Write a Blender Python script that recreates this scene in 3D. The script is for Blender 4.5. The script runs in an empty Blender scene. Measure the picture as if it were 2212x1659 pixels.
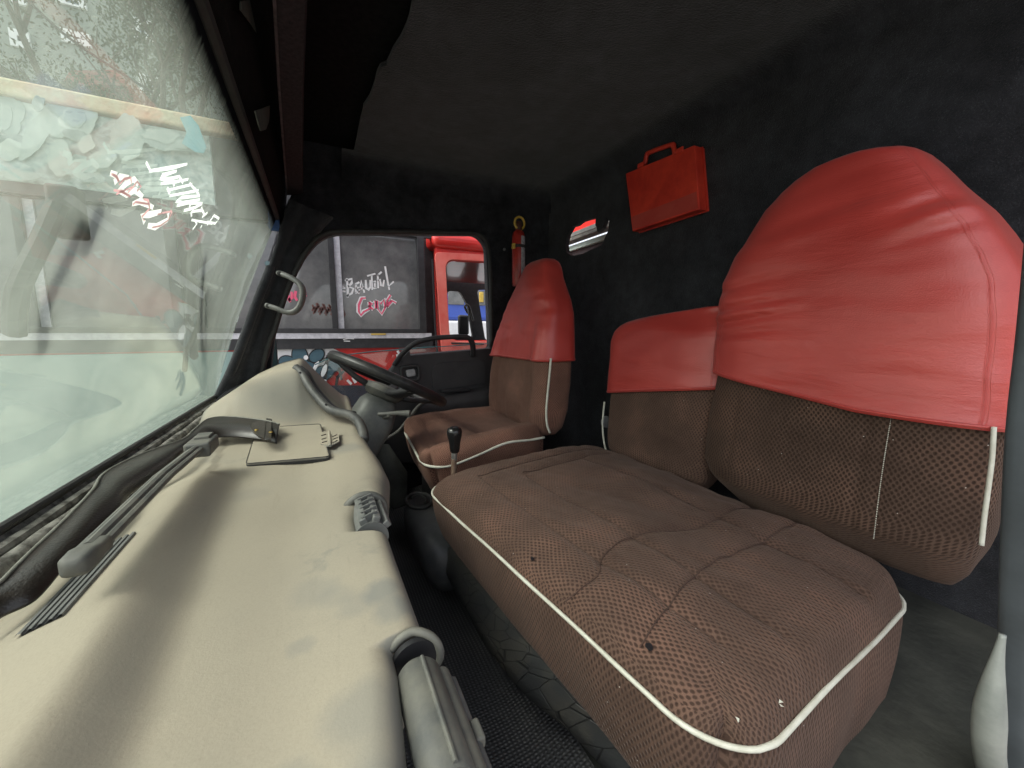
import bpy, bmesh, math, random
from mathutils import Vector, Matrix, noise
random.seed(7)
R=math.radians
scn=bpy.context.scene
COL=scn.collection
# ------------------------------------------------------------------ camera, world, light
YAW,PITCH,FPX,CX,CY=26.5,7.5,835.0,1106.0,829.5
cam=bpy.data.cameras.new('camera'); co=bpy.data.objects.new('camera',cam); COL.objects.link(co)
cam.sensor_width=36; cam.lens=FPX/2212*36; cam.clip_start=.01; cam.clip_end=1000
co.rotation_euler=(R(90-PITCH),0,R(-YAW)); co.location=(0,0,0)
scn.camera=co
w=bpy.data.worlds.new('World'); scn.world=w; w.use_nodes=True
nt=w.node_tree; bg=nt.nodes['Background']; sk=nt.nodes.new('ShaderNodeTexSky'); sk.sky_type='NISHITA'; sk.sun_disc=False
SUN_EL,SUN_ROT=50,268
sk.sun_elevation=R(SUN_EL); sk.sun_rotation=R(SUN_ROT); sk.air_density=1.0; sk.dust_density=4.0; sk.ozone_density=1.0
hs=nt.nodes.new('ShaderNodeHueSaturation'); hs.inputs['Saturation'].default_value=.35
nt.links.new(sk.outputs[0],hs.inputs['Color']); nt.links.new(hs.outputs[0],bg.inputs[0]); bg.inputs[1].default_value=.15
sl=bpy.data.lights.new('sun','SUN'); sl.energy=1.0; sl.angle=R(20); sl.color=(1,.97,.92)
so=bpy.data.objects.new('sun',sl); COL.objects.link(so)
az=R(SUN_ROT); sd=Vector((math.sin(az)*math.cos(R(SUN_EL)),math.cos(az)*math.cos(R(SUN_EL)),math.sin(R(SUN_EL))))
so.rotation_euler=(-sd).to_track_quat('-Z','Y').to_euler(); so.location=(0,0,30)
scn.view_settings.view_transform='Standard'; scn.view_settings.look='None'; scn.view_settings.gamma=1
scn.view_settings.exposure=1.35
scn.cycles.max_bounces=10; scn.cycles.transparent_max_bounces=16; scn.cycles.diffuse_bounces=6

# ------------------------------------------------------------------ measuring: sight line through a photo point, cut by a real plane
_a,_p=R(YAW),R(PITCH)
FW=Vector((math.sin(_a)*math.cos(_p),math.cos(_a)*math.cos(_p),-math.sin(_p)))
RT=Vector((math.cos(_a),-math.sin(_a),0)); UP=RT.cross(FW)
def P(px,py,ax,v):
    d=FW+RT*((px-CX)/FPX)-UP*((py-CY)/FPX); i='xyz'.index(ax); return d*(v/d[i])
def Pp(px,py,a,b):     # plane x=a+b*z
    d=FW+RT*((px-CX)/FPX)-UP*((py-CY)/FPX); return d*(a/(d.x-b*d.z))

# ------------------------------------------------------------------ materials
MATS={}
def newmat(name):
    m=bpy.data.materials.new(name); m.use_nodes=True; MATS[name]=m
    return m,m.node_tree,m.node_tree.nodes['Principled BSDF']
def N(nt,t,**k):
    n=nt.nodes.new(t)
    for a,b in k.items():
        if a in n.inputs: n.inputs[a].default_value=b
        else: setattr(n,a,b)
    return n
def ramp(nt,fac,stops):
    r=nt.nodes.new('ShaderNodeValToRGB'); e=r.color_ramp.elements
    while len(e)<len(stops): e.new(.5)
    for i,(p,c) in enumerate(stops):
        e[i].position=p; e[i].color=(*c,1) if len(c)==3 else c
    nt.links.new(fac,r.inputs[0]); return r.outputs[0]
def mth(nt,op,a,b=None,c=None,clamp=False):
    n=nt.nodes.new('ShaderNodeMath'); n.operation=op; n.use_clamp=clamp
    for i,v in enumerate((a,b,c)):
        if v is None: continue
        if isinstance(v,(int,float)): n.inputs[i].default_value=v
        else: nt.links.new(v,n.inputs[i])
    return n.outputs[0]
def mixc(nt,f,a,b,bt='MIX'):
    n=nt.nodes.new('ShaderNodeMix'); n.data_type='RGBA'; n.blend_type=bt
    for s,v in ((n.inputs[0],f),(n.inputs[6],a),(n.inputs[7],b)):
        if isinstance(v,(int,float)): s.default_value=v
        elif isinstance(v,tuple): s.default_value=(*v,1) if len(v)==3 else v
        else: nt.links.new(v,s)
    return n.outputs[2]
def basic(name,c1,c2=None,rough=.6,ns=30,bump=0,bs=200,metal=0,spec=.5,coord='Object',dist=.002,coat=0,sheen=0,lo=.35,hi=.65,detail=6):
    m,nt,b=newmat(name); c2=c2 or tuple(x*.7 for x in c1)
    tc=N(nt,'ShaderNodeTexCoord'); nz=N(nt,'ShaderNodeTexNoise',Scale=ns,Detail=detail,Roughness=.65)
    nt.links.new(tc.outputs[coord],nz.inputs['Vector'])
    nt.links.new(ramp(nt,nz.outputs[0],[(lo,c1),(hi,c2)]),b.inputs['Base Color'])
    b.inputs['Roughness'].default_value=rough; b.inputs['Metallic'].default_value=metal
    b.inputs['Specular IOR Level'].default_value=spec; b.inputs['Coat Weight'].default_value=coat
    if sheen: b.inputs['Sheen Weight'].default_value=sheen; b.inputs['Sheen Roughness'].default_value=.5
    if bump:
        n2=N(nt,'ShaderNodeTexNoise',Scale=bs,Detail=4); nt.links.new(tc.outputs[coord],n2.inputs['Vector'])
        bp=N(nt,'ShaderNodeBump',Strength=bump,Distance=dist); nt.links.new(n2.outputs[0],bp.inputs['Height']); nt.links.new(bp.outputs[0],b.inputs['Normal'])
    return m
liner=basic('black_carpet_liner',(.034,.036,.042),(.010,.011,.013),rough=1,ns=22,bump=.9,bs=300,spec=.1,dist=.004,sheen=.22,lo=.3,hi=.75,detail=12)
_nt=liner.node_tree; _b=_nt.nodes['Principled BSDF']; _src=_b.inputs['Base Color'].links[0].from_socket
_v=N(_nt,'ShaderNodeTexNoise',Scale=650,Detail=2); _t=N(_nt,'ShaderNodeTexCoord'); _nt.links.new(_t.outputs['Object'],_v.inputs[0])
_v2=N(_nt,'ShaderNodeTexNoise',Scale=5,Detail=6,Roughness=.7); _nt.links.new(_t.outputs['Object'],_v2.inputs[0])
_m=mixc(_nt,ramp(_nt,_v.outputs[0],[(.60,(0,0,0)),(.74,(.8,.8,.8))]),_src,(.10,.105,.115))
_nt.links.new(mixc(_nt,1.0,_m,ramp(_nt,_v2.outputs[0],[(.35,(.55,.55,.55)),(.65,(1.3,1.3,1.3))]),'MULTIPLY'),_b.inputs['Base Color'])
linerD=basic('dark_carpet_liner',(.012,.011,.011),(.006,.006,.006),rough=1,ns=60,bump=.6,bs=400,spec=.1,dist=.003)
beam=basic('header_strip',(.040,.028,.032),(.016,.013,.014),rough=.8,ns=120,bump=.4,bs=300,spec=.2)
scrap=basic('worn_patch',(.06,.065,.05),(.035,.04,.035),rough=.9)
dkplastic=basic('dark_plastic',(.022,.022,.024),(.034,.034,.034),rough=.55,ns=14,bump=.35,bs=500,dist=.0006)
doorpl=basic('door_trim_plastic',(.028,.027,.030),(.042,.040,.042),rough=.6,ns=10,bump=.35,bs=500,dist=.0006)
gyplastic=basic('dusty_grey_plastic',(.075,.078,.074),(.155,.15,.125),rough=.6,ns=18,bump=.3,bs=400,dist=.0006)
grplastic=basic('grey_plastic',(.10,.105,.10),(.16,.16,.15),rough=.5,ns=25,bump=.15,bs=500,dist=.0006)
def reflmat(name,c):  # translucent colour for the reflected lettering painted on the windscreen
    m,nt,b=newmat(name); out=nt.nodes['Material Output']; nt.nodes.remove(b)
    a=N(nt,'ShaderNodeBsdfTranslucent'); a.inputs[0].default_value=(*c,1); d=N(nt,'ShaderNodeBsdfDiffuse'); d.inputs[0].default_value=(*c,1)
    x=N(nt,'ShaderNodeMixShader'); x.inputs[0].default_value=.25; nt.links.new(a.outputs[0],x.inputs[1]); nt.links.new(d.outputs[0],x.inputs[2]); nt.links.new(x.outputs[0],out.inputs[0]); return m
rubber=basic('black_rubber',(.018,.018,.018),(.03,.03,.028),rough=.7,ns=30)
wheelm=basic('worn_wheel_rubber',(.018,.018,.019),(.05,.048,.045),rough=.38,ns=30,lo=.5,hi=.8,bump=.2,bs=300,dist=.0008)
silver=basic('mottled_silver',(.45,.45,.46),(.25,.25,.26),rough=.4,ns=40,metal=.3)
chrome=basic('dull_metal',(.5,.5,.48),(.3,.3,.28),rough=.35,ns=60,metal=.8)
pipm=basic('white_piping',(.66,.66,.57),(.52,.51,.42),rough=.45,ns=30)
blackgl=basic('gloss_black',(.01,.01,.011),(.014,.014,.014),rough=.18,ns=20)
white=basic('white_paint',(.78,.78,.78),(.66,.66,.66),rough=.5,ns=8)
redp=basic('bus_red_paint',(.62,.035,.025),(.45,.02,.018),rough=.3,ns=3,coat=.4)
pinkp=basic('faded_red_paint',(.72,.22,.18),(.66,.10,.08),rough=.4,ns=4)
redplas=basic('red_plastic_case',(.72,.06,.03),(.50,.03,.018),rough=.42,ns=11,bump=.2,bs=60,dist=.001)
redtin=basic('red_enamel',(.40,.03,.02),(.25,.02,.015),rough=.35,ns=20)
yellow=basic('yellow_plastic',(.62,.42,.07),(.45,.30,.05),rough=.5)
brownm=basic('brown_valve',(.10,.035,.02),(.05,.02,.015),rough=.5)
blue=basic('blue_paint',(.03,.10,.28),(.02,.07,.20),rough=.4)
teal=basic('teal_paint',(.03,.20,.22),(.02,.13,.15),rough=.4)
leather=basic('black_leather',(.018,.015,.013),(.030,.024,.020),rough=.30,ns=60,bump=.5,bs=350,dist=.0012)
brass=basic('brass',(.55,.40,.12),(.4,.28,.08),rough=.35,metal=.9)
gutter=basic('dirty_gutter',(.27,.26,.23),(.075,.07,.06),rough=.95,ns=38,bump=.4,bs=120,lo=.42,hi=.6)
mud=basic('dry_dust',(.34,.27,.17),(.17,.14,.09),rough=.98,ns=30,bump=.6,bs=120)
riser=basic('seat_riser_vinyl',(.060,.062,.050),(.014,.016,.013),rough=.8,ns=9,bump=.9,bs=60,detail=12,lo=.3,hi=.7)
postm=basic('grey_blue_post',(.085,.10,.11),(.06,.07,.075),rough=.5,ns=12)
palem=basic('pale_flange',(.30,.32,.29),(.2,.22,.2),rough=.4,ns=15)
busblk=basic('bus_black_trim',(.02,.02,.022),(.035,.035,.037),rough=.4)
alu=basic('aluminium_frame',(.62,.62,.65),(.42,.42,.45),rough=.45,metal=.1)
wood=basic('weathered_rail',(.62,.36,.22),(.66,.62,.42),rough=.9,ns=7,bump=.5,bs=60,dist=.01)
cream=basic('cream_panel',(.55,.66,.58),(.42,.55,.50),rough=.6,ns=2)
concrete=basic('pale_wall',(.25,.29,.27),(.21,.25,.23),rough=.9,ns=.6)
whitewin=basic('window_white',(.85,.87,.9),(.75,.78,.8),rough=.3,ns=3)
ground_m=basic('dusty_ground',(.30,.28,.25),(.20,.19,.17),rough=.95,ns=1.2,bump=.4,bs=20,dist=.02)
bark=basic('bark',(.14,.13,.11),(.09,.08,.07),rough=.95,ns=8)
leafm=basic('leaves',(.05,.075,.04),(.09,.11,.06),rough=.7,ns=3)
vanblue=basic('van_blue',(.06,.12,.50),(.05,.10,.42),rough=.35)
pinktxt=basic('pink_paint',(.75,.10,.20),(.7,.12,.2),rough=.5)
fadetxt=basic('faded_red_sticker',(.13,.05,.04),(.09,.05,.045),rough=.5,ns=40)
petalm=basic('blue_grey_paint',(.06,.12,.15),(.05,.10,.13),rough=.4)
inkm=basic('black_ink',(.012,.012,.014),(.014,.014,.016),rough=.5)

# brown knitted seat cloth with a net of darker dimples (UV in metres)
def fabric(name,base,dark,pitch=.0085,ang=45,asp=.72):
    m,nt,b=newmat(name)
    uv=N(nt,'ShaderNodeUVMap'); tc=N(nt,'ShaderNodeTexCoord')
    mp=N(nt,'ShaderNodeMapping'); mp.inputs['Rotation'].default_value=(0,0,R(ang)); 
    mp0=N(nt,'ShaderNodeMapping'); mp0.inputs['Scale'].default_value=(1/pitch,asp/pitch,1)
    nt.links.new(uv.outputs[0],mp0.inputs[0]); nt.links.new(mp0.outputs[0],mp.inputs[0])
    nd=N(nt,'ShaderNodeTexNoise',Scale=.10,Detail=1); nt.links.new(mp.outputs[0],nd.inputs['Vector'])
    vm=nt.nodes.new('ShaderNodeVectorMath'); vm.operation='MULTIPLY_ADD'; vm.inputs[1].default_value=(.9,.9,0); nt.links.new(nd.outputs['Color'],vm.inputs[0]); nt.links.new(mp.outputs[0],vm.inputs[2])
    vo=N(nt,'ShaderNodeTexVoronoi',Scale=1.35,Randomness=.10); nt.links.new(vm.outputs[0],vo.inputs['Vector'])
    dot=ramp(nt,vo.outputs['Distance'],[(.22,(0,0,0)),(.46,(1,1,1))])
    big=N(nt,'ShaderNodeTexNoise',Scale=7,Detail=5,Roughness=.6); nt.links.new(tc.outputs['Object'],big.inputs['Vector'])
    fine=N(nt,'ShaderNodeTexNoise',Scale=900,Detail=2); nt.links.new(tc.outputs['Object'],fine.inputs['Vector'])
    wear=ramp(nt,big.outputs[0],[(.32,tuple(x*.72 for x in base)),(.50,base),(.68,(base[0]*1.45,base[1]*1.35,base[2]*1.32))])
    c=mixc(nt,dot,dark,wear); c=mixc(nt,.5,c,ramp(nt,fine.outputs[0],[(.3,(.55,.55,.55)),(.7,(1,1,1))]),'MULTIPLY')
    spk=N(nt,'ShaderNodeTexVoronoi',Scale=38); nt.links.new(tc.outputs['Object'],spk.inputs['Vector'])
    lint=mth(nt,'LESS_THAN',spk.outputs['Distance'],.035)
    c=mixc(nt,lint,c,(.42,.38,.34))
    nt.links.new(c,b.inputs['Base Color'])
    b.inputs['Roughness'].default_value=.92; b.inputs['Specular IOR Level'].default_value=.15
    b.inputs['Sheen Weight'].default_value=.16; b.inputs['Sheen Roughness'].default_value=.35; b.inputs['Sheen Tint'].default_value=(.85,.66,.57,1)
    bp=N(nt,'ShaderNodeBump',Strength=.7,Distance=.0016); nt.links.new(dot,bp.inputs['Height']); nt.links.new(bp.outputs[0],b.inputs['Normal'])
    return m
fab=fabric('brown_net_cloth',(.130,.080,.060),(.060,.036,.027))
fabd=fabric('dark_brown_net_cloth',(.100,.063,.046),(.045,.027,.020))
fabl=fabric('light_brown_net_cloth',(.235,.128,.094),(.13,.068,.05),pitch=.007)
def redleather():
    m,nt,b=newmat('red_vinyl')
    tc=N(nt,'ShaderNodeTexCoord'); uv=N(nt,'ShaderNodeUVMap')
    n1=N(nt,'ShaderNodeTexNoise',Scale=4,Detail=4); nt.links.new(tc.outputs['Object'],n1.inputs[0])
    nt.links.new(ramp(nt,n1.outputs[0],[(.35,(.42,.034,.025)),(.65,(.54,.058,.043))]),b.inputs['Base Color'])
    b.inputs['Roughness'].default_value=.42; b.inputs['Specular IOR Level'].default_value=.8; b.inputs['Sheen Weight'].default_value=.12
    mp=N(nt,'ShaderNodeMapping'); mp.inputs['Scale'].default_value=(9,46,1); nt.links.new(uv.outputs[0],mp.inputs[0])
    n2=N(nt,'ShaderNodeTexNoise',Scale=1,Detail=7,Roughness=.6,Distortion=1.2); nt.links.new(mp.outputs[0],n2.inputs[0])
    v=N(nt,'ShaderNodeTexVoronoi',Scale=420); nt.links.new(tc.outputs['Object'],v.inputs['Vector'])
    mk=N(nt,'ShaderNodeTexNoise',Scale=3,Detail=2); nt.links.new(uv.outputs[0],mk.inputs[0])
    amp=ramp(nt,mk.outputs[0],[(.42,(.15,.15,.15)),(.62,(1,1,1))])
    h=mth(nt,'MULTIPLY_ADD',v.outputs['Distance'],.10,mth(nt,'MULTIPLY',n2.outputs[0],amp))
    bp=N(nt,'ShaderNodeBump',Strength=.55,Distance=.004); nt.links.new(h,bp.inputs['Height']); nt.links.new(bp.outputs[0],b.inputs['Normal'])
    return m
redv=redleather()
def dashm():
    m,nt,b=newmat('dusty_beige_dash')
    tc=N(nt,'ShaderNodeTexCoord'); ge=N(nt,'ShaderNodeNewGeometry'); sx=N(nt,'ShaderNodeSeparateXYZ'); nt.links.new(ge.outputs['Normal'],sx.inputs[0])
    n1=N(nt,'ShaderNodeTexNoise',Scale=2.4,Detail=6,Roughness=.62,Distortion=.6); nt.links.new(tc.outputs['Object'],n1.inputs[0])
    n3=N(nt,'ShaderNodeTexNoise',Scale=17,Detail=7,Roughness=.68,Distortion=.4); nt.links.new(tc.outputs['Object'],n3.inputs[0])
    dust=ramp(nt,n1.outputs[0],[(.3,(.365,.322,.245)),(.7,(.31,.280,.220))])
    smear=mth(nt,'MULTIPLY',ramp(nt,n3.outputs[0],[(.54,(0,0,0)),(.66,(1,1,1))]),ramp(nt,n1.outputs[0],[(.50,(0,0,0)),(.62,(.65,.65,.65))]))
    c=mixc(nt,smear,dust,(.215,.21,.18))
    mp=N(nt,'ShaderNodeMapping'); mp.inputs['Scale'].default_value=(60,9,30); mp.inputs['Rotation'].default_value=(0,0,.5); nt.links.new(tc.outputs['Object'],mp.inputs[0])
    n4=N(nt,'ShaderNodeTexNoise',Scale=1,Detail=8,Roughness=.7,Distortion=1.0); nt.links.new(mp.outputs[0],n4.inputs[0])
    c=mixc(nt,.5,c,ramp(nt,n4.outputs[0],[(.30,(.86,.86,.86)),(.42,(1,1,1)),(.70,(1.0,1.0,1.0))]),'MULTIPLY')
    n5=N(nt,'ShaderNodeTexNoise',Scale=420,Detail=4,Roughness=.75); nt.links.new(tc.outputs['Object'],n5.inputs[0])
    c=mixc(nt,.35,c,ramp(nt,n5.outputs[0],[(.35,(.80,.80,.80)),(.55,(1,1,1))]),'MULTIPLY')
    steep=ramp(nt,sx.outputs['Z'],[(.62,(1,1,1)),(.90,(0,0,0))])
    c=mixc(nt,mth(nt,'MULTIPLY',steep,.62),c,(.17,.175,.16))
    # palm and finger smudges left in the dust beside the near vent
    for (sx_,sy_,r_,k) in [(.046,.400,.020,.75),(.052,.365,.020,.6),(.066,.370,.016,.6),(.02,.395,.02,.35),(-.02,.44,.026,.32),(.0,.42,.018,.3),(.045,.98,.040,.55),(.02,.27,.03,.45),(.02,.21,.03,.6),(-.03,.24,.016,.35),(-.12,.76,.03,.25),(-.03,.36,.012,.4)]:
        vm=nt.nodes.new('ShaderNodeVectorMath'); vm.operation='DISTANCE'; vm.inputs[1].default_value=(sx_,sy_,-.27)
        ad=nt.nodes.new('ShaderNodeVectorMath'); ad.operation='MULTIPLY_ADD'; ad.inputs[1].default_value=(.035,.035,0); nt.links.new(n3.outputs['Color'],ad.inputs[0]); 
        sb=nt.nodes.new('ShaderNodeVectorMath'); sb.operation='SUBTRACT'; sb.inputs[1].default_value=(.017,.017,0); nt.links.new(ge.outputs['Position'],sb.inputs[0]); nt.links.new(sb.outputs[0],ad.inputs[2])
        nt.links.new(ad.outputs[0],vm.inputs[0])
        f=mth(nt,'MULTIPLY',mth(nt,'SMOOTH_MIN',mth(nt,'DIVIDE',mth(nt,'SUBTRACT',r_*1.25,vm.outputs['Value']),r_*.6),1.0,.1,True),k,None,True)
        f2=mth(nt,'MAXIMUM',f,0)
        c=mixc(nt,f2,c,(.205,.205,.185))
    nt.links.new(c,b.inputs['Base Color']); b.inputs['Roughness'].default_value=.72; b.inputs['Specular IOR Level'].default_value=.3
    n2=N(nt,'ShaderNodeTexNoise',Scale=520,Detail=3); nt.links.new(tc.outputs['Object'],n2.inputs[0])
    bp=N(nt,'ShaderNodeBump',Strength=.25,Distance=.0006); nt.links.new(n2.outputs[0],bp.inputs['Height']); nt.links.new(bp.outputs[0],b.inputs['Normal'])
    return m
dashmat=dashm()
def gridmat(name,c1,c2,px,py,bump=.8,rough=.6):   # UV metres, raised blocks
    m,nt,b=newmat(name); uv=N(nt,'ShaderNodeUVMap'); s=N(nt,'ShaderNodeSeparateXYZ'); nt.links.new(uv.outputs[0],s.inputs[0])
    a=mth(nt,'SINE',mth(nt,'MULTIPLY',s.outputs[0],6.283/px)); c=mth(nt,'SINE',mth(nt,'MULTIPLY',s.outputs[1],6.283/py))
    h=mth(nt,'MULTIPLY_ADD',mth(nt,'MULTIPLY',mth(nt,'ADD',a,1.0),mth(nt,'ADD',c,1.0)),.25,0.)
    tc=N(nt,'ShaderNodeTexCoord'); nz=N(nt,'ShaderNodeTexNoise',Scale=9,Detail=6); nt.links.new(tc.outputs['Object'],nz.inputs[0])
    base=mixc(nt,ramp(nt,nz.outputs[0],[(.4,(0,0,0)),(.7,(1,1,1))]),c1,c2)
    col=mixc(nt,mth(nt,'MULTIPLY',h,.9),tuple(x*.45 for x in c1),base)
    nt.links.new(col,b.inputs['Base Color']); b.inputs['Roughness'].default_value=rough
    bp=N(nt,'ShaderNodeBump',Strength=bump,Distance=.002); nt.links.new(h,bp.inputs['Height']); nt.links.new(bp.outputs[0],b.inputs['Normal'])
    return m
matm=gridmat('ribbed_rubber_mat',(.15,.15,.15),(.27,.26,.24),.0085,.0075)
def tortoise():
    m,nt,b=newmat('scaly_vinyl'); uv=N(nt,'ShaderNodeUVMap'); tc=N(nt,'ShaderNodeTexCoord')
    v=N(nt,'ShaderNodeTexVoronoi',Scale=23,feature='DISTANCE_TO_EDGE',Randomness=.85); nt.links.new(uv.outputs[0],v.inputs['Vector'])
    v2=N(nt,'ShaderNodeTexVoronoi',Scale=260); nt.links.new(uv.outputs[0],v2.inputs['Vector'])
    nz=N(nt,'ShaderNodeTexNoise',Scale=9,Detail=6); nt.links.new(tc.outputs['Object'],nz.inputs[0])
    ed=ramp(nt,v.outputs['Distance'],[(.0,(0,0,0)),(.028,(1,1,1))])
    base=mixc(nt,ramp(nt,nz.outputs[0],[(.45,(0,0,0)),(.7,(1,1,1))]),(.050,.052,.052),(.115,.108,.088))
    nt.links.new(mixc(nt,ed,(.022,.022,.022),base),b.inputs['Base Color']); b.inputs['Roughness'].default_value=.48
    h=mth(nt,'MULTIPLY_ADD',v2.outputs['Distance'],.25,ed)
    bp=N(nt,'ShaderNodeBump',Strength=.9,Distance=.002); nt.links.new(h,bp.inputs['Height']); nt.links.new(bp.outputs[0],b.inputs['Normal'])
    return m
tort=tortoise()
def glassmat(name,tint,veil,veilcol,rough=.02,veiln=6,kr=.85,band=None):
    m,nt,b=newmat(name); nt.nodes.remove(b); out=nt.nodes['Material Output']
    tr=N(nt,'ShaderNodeBsdfTransparent'); tr.inputs[0].default_value=(*tint,1)
    df=N(nt,'ShaderNodeBsdfTranslucent'); df.inputs[0].default_value=(*veilcol,1); d2=N(nt,'ShaderNodeBsdfDiffuse'); d2.inputs[0].default_value=(*veilcol,1)
    md=N(nt,'ShaderNodeMixShader'); md.inputs[0].default_value=.35; nt.links.new(df.outputs[0],md.inputs[1]); nt.links.new(d2.outputs[0],md.inputs[2])
    tc=N(nt,'ShaderNodeTexCoord'); nz=N(nt,'ShaderNodeTexNoise',Scale=veiln,Detail=8,Roughness=.7,Distortion=.5); nt.links.new(tc.outputs['Object'],nz.inputs[0])
    f=ramp(nt,nz.outputs[0],[(.3,(veil*.65,)*3),(.7,(veil*1.35,)*3)])
    m1=N(nt,'ShaderNodeMixShader'); nt.links.new(f,m1.inputs[0]); nt.links.new(tr.outputs[0],m1.inputs[1]); nt.links.new(md.outputs[0],m1.inputs[2])
    gl=N(nt,'ShaderNodeBsdfGlossy'); gl.inputs['Roughness'].default_value=rough; gl.inputs[0].default_value=(.9,1,.95,1)
    ge=N(nt,'ShaderNodeNewGeometry'); dp_=nt.nodes.new('ShaderNodeVectorMath'); dp_.operation='DOT_PRODUCT'; nt.links.new(ge.outputs['Normal'],dp_.inputs[0]); nt.links.new(ge.outputs['Incoming'],dp_.inputs[1])
    cs=mth(nt,'ABSOLUTE',dp_.outputs['Value']); fr_=mth(nt,'MULTIPLY_ADD',mth(nt,'POWER',mth(nt,'SUBTRACT',1.0,cs),5.0),.92,.08)
    m2=N(nt,'ShaderNodeMixShader'); nt.links.new(mth(nt,'MULTIPLY',fr_,kr),m2.inputs[0]); nt.links.new(m1.outputs[0],m2.inputs[1]); nt.links.new(gl.outputs[0],m2.inputs[2])
    last=m2
    if band:      # brushed-on dark shade band along the top of the pane
        sz=N(nt,'ShaderNodeSeparateXYZ'); nt.links.new(ge.outputs['Position'],sz.inputs[0])
        mp=N(nt,'ShaderNodeMapping'); mp.inputs['Scale'].default_value=(9,160,9); mp.inputs['Rotation'].default_value=(.35,0,0); nt.links.new(ge.outputs['Position'],mp.inputs[0])
        ns=N(nt,'ShaderNodeTexNoise',Scale=1,Detail=3); nt.links.new(mp.outputs[0],ns.inputs[0])
        zz=mth(nt,'MULTIPLY_ADD',ns.outputs[0],.022,sz.outputs['Z'])
        fb=ramp(nt,mth(nt,'MULTIPLY_ADD',zz,1/(band[1]-band[0]),-band[0]/(band[1]-band[0])),[(0,(0,0,0)),(.45,(.38,)*3),(1,(1,1,1))])
        db=N(nt,'ShaderNodeBsdfDiffuse'); nt.links.new(ramp(nt,fb,[(.15,(.26,.25,.18)),(.6,(.05,.045,.032)),(1,(.010,.011,.013))]),db.inputs[0])
        m3=N(nt,'ShaderNodeMixShader'); nt.links.new(fb,m3.inputs[0]); nt.links.new(m2.outputs[0],m3.inputs[1]); nt.links.new(db.outputs[0],m3.inputs[2]); last=m3
    nt.links.new(last.outputs[0],out.inputs[0]); return m
wsglass=glassmat('windscreen_glass',(.80,.85,.79),.28,(.57,.65,.54),rough=.035,kr=1.0,band=(.342,.428))
sideglass=glassmat('door_glass',(.92,.95,.95),.03,(.7,.72,.72))
m,nt,b=newmat('bus_window_glass'); b.inputs['Base Color'].default_value=(.02,.022,.024,1); b.inputs['Roughness'].default_value=.06; b.inputs['Specular IOR Level'].default_value=.9
_tc=N(nt,'ShaderNodeTexCoord'); _nz=N(nt,'ShaderNodeTexNoise',Scale=3,Detail=8,Roughness=.7); nt.links.new(_tc.outputs['Object'],_nz.inputs[0])
nt.links.new(ramp(nt,_nz.outputs[0],[(.35,(.085,.085,.088)),(.75,(.22,.22,.215))]),b.inputs['Base Color']); busgl=m
def muralmat():
    m,nt,b=newmat('faded_mural_paint'); tc=N(nt,'ShaderNodeTexCoord')
    n=N(nt,'ShaderNodeTexNoise',Scale=3.2,Detail=3,Distortion=1.5); nt.links.new(tc.outputs['Object'],n.inputs[0])
    n2=N(nt,'ShaderNodeTexNoise',Scale=9,Detail=5,Distortion=2.5); nt.links.new(tc.outputs['Object'],n2.inputs[0])
    c=ramp(nt,n.outputs[0],[(.30,(.13,.22,.20)),(.42,(.34,.50,.46)),(.52,(.62,.74,.68)),(.62,(.30,.52,.52)),(.75,(.55,.66,.60))])
    c=mixc(nt,.45,c,ramp(nt,n2.outputs[0],[(.38,(.15,.2,.2)),(.6,(.7,.78,.74))]))
    nt.links.new(c,b.inputs['Base Color']); b.inputs['Roughness'].default_value=.5; return m
mural=muralmat()
mur_l=basic('mural_light',(.56,.65,.58),(.42,.52,.47),rough=.5,ns=11); mur_d=basic('mural_dark',(.10,.15,.14),(.2,.27,.25),rough=.5,ns=9); mur_c=basic('mural_cyan',(.16,.50,.55),(.30,.55,.56),rough=.5,ns=6)

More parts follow.
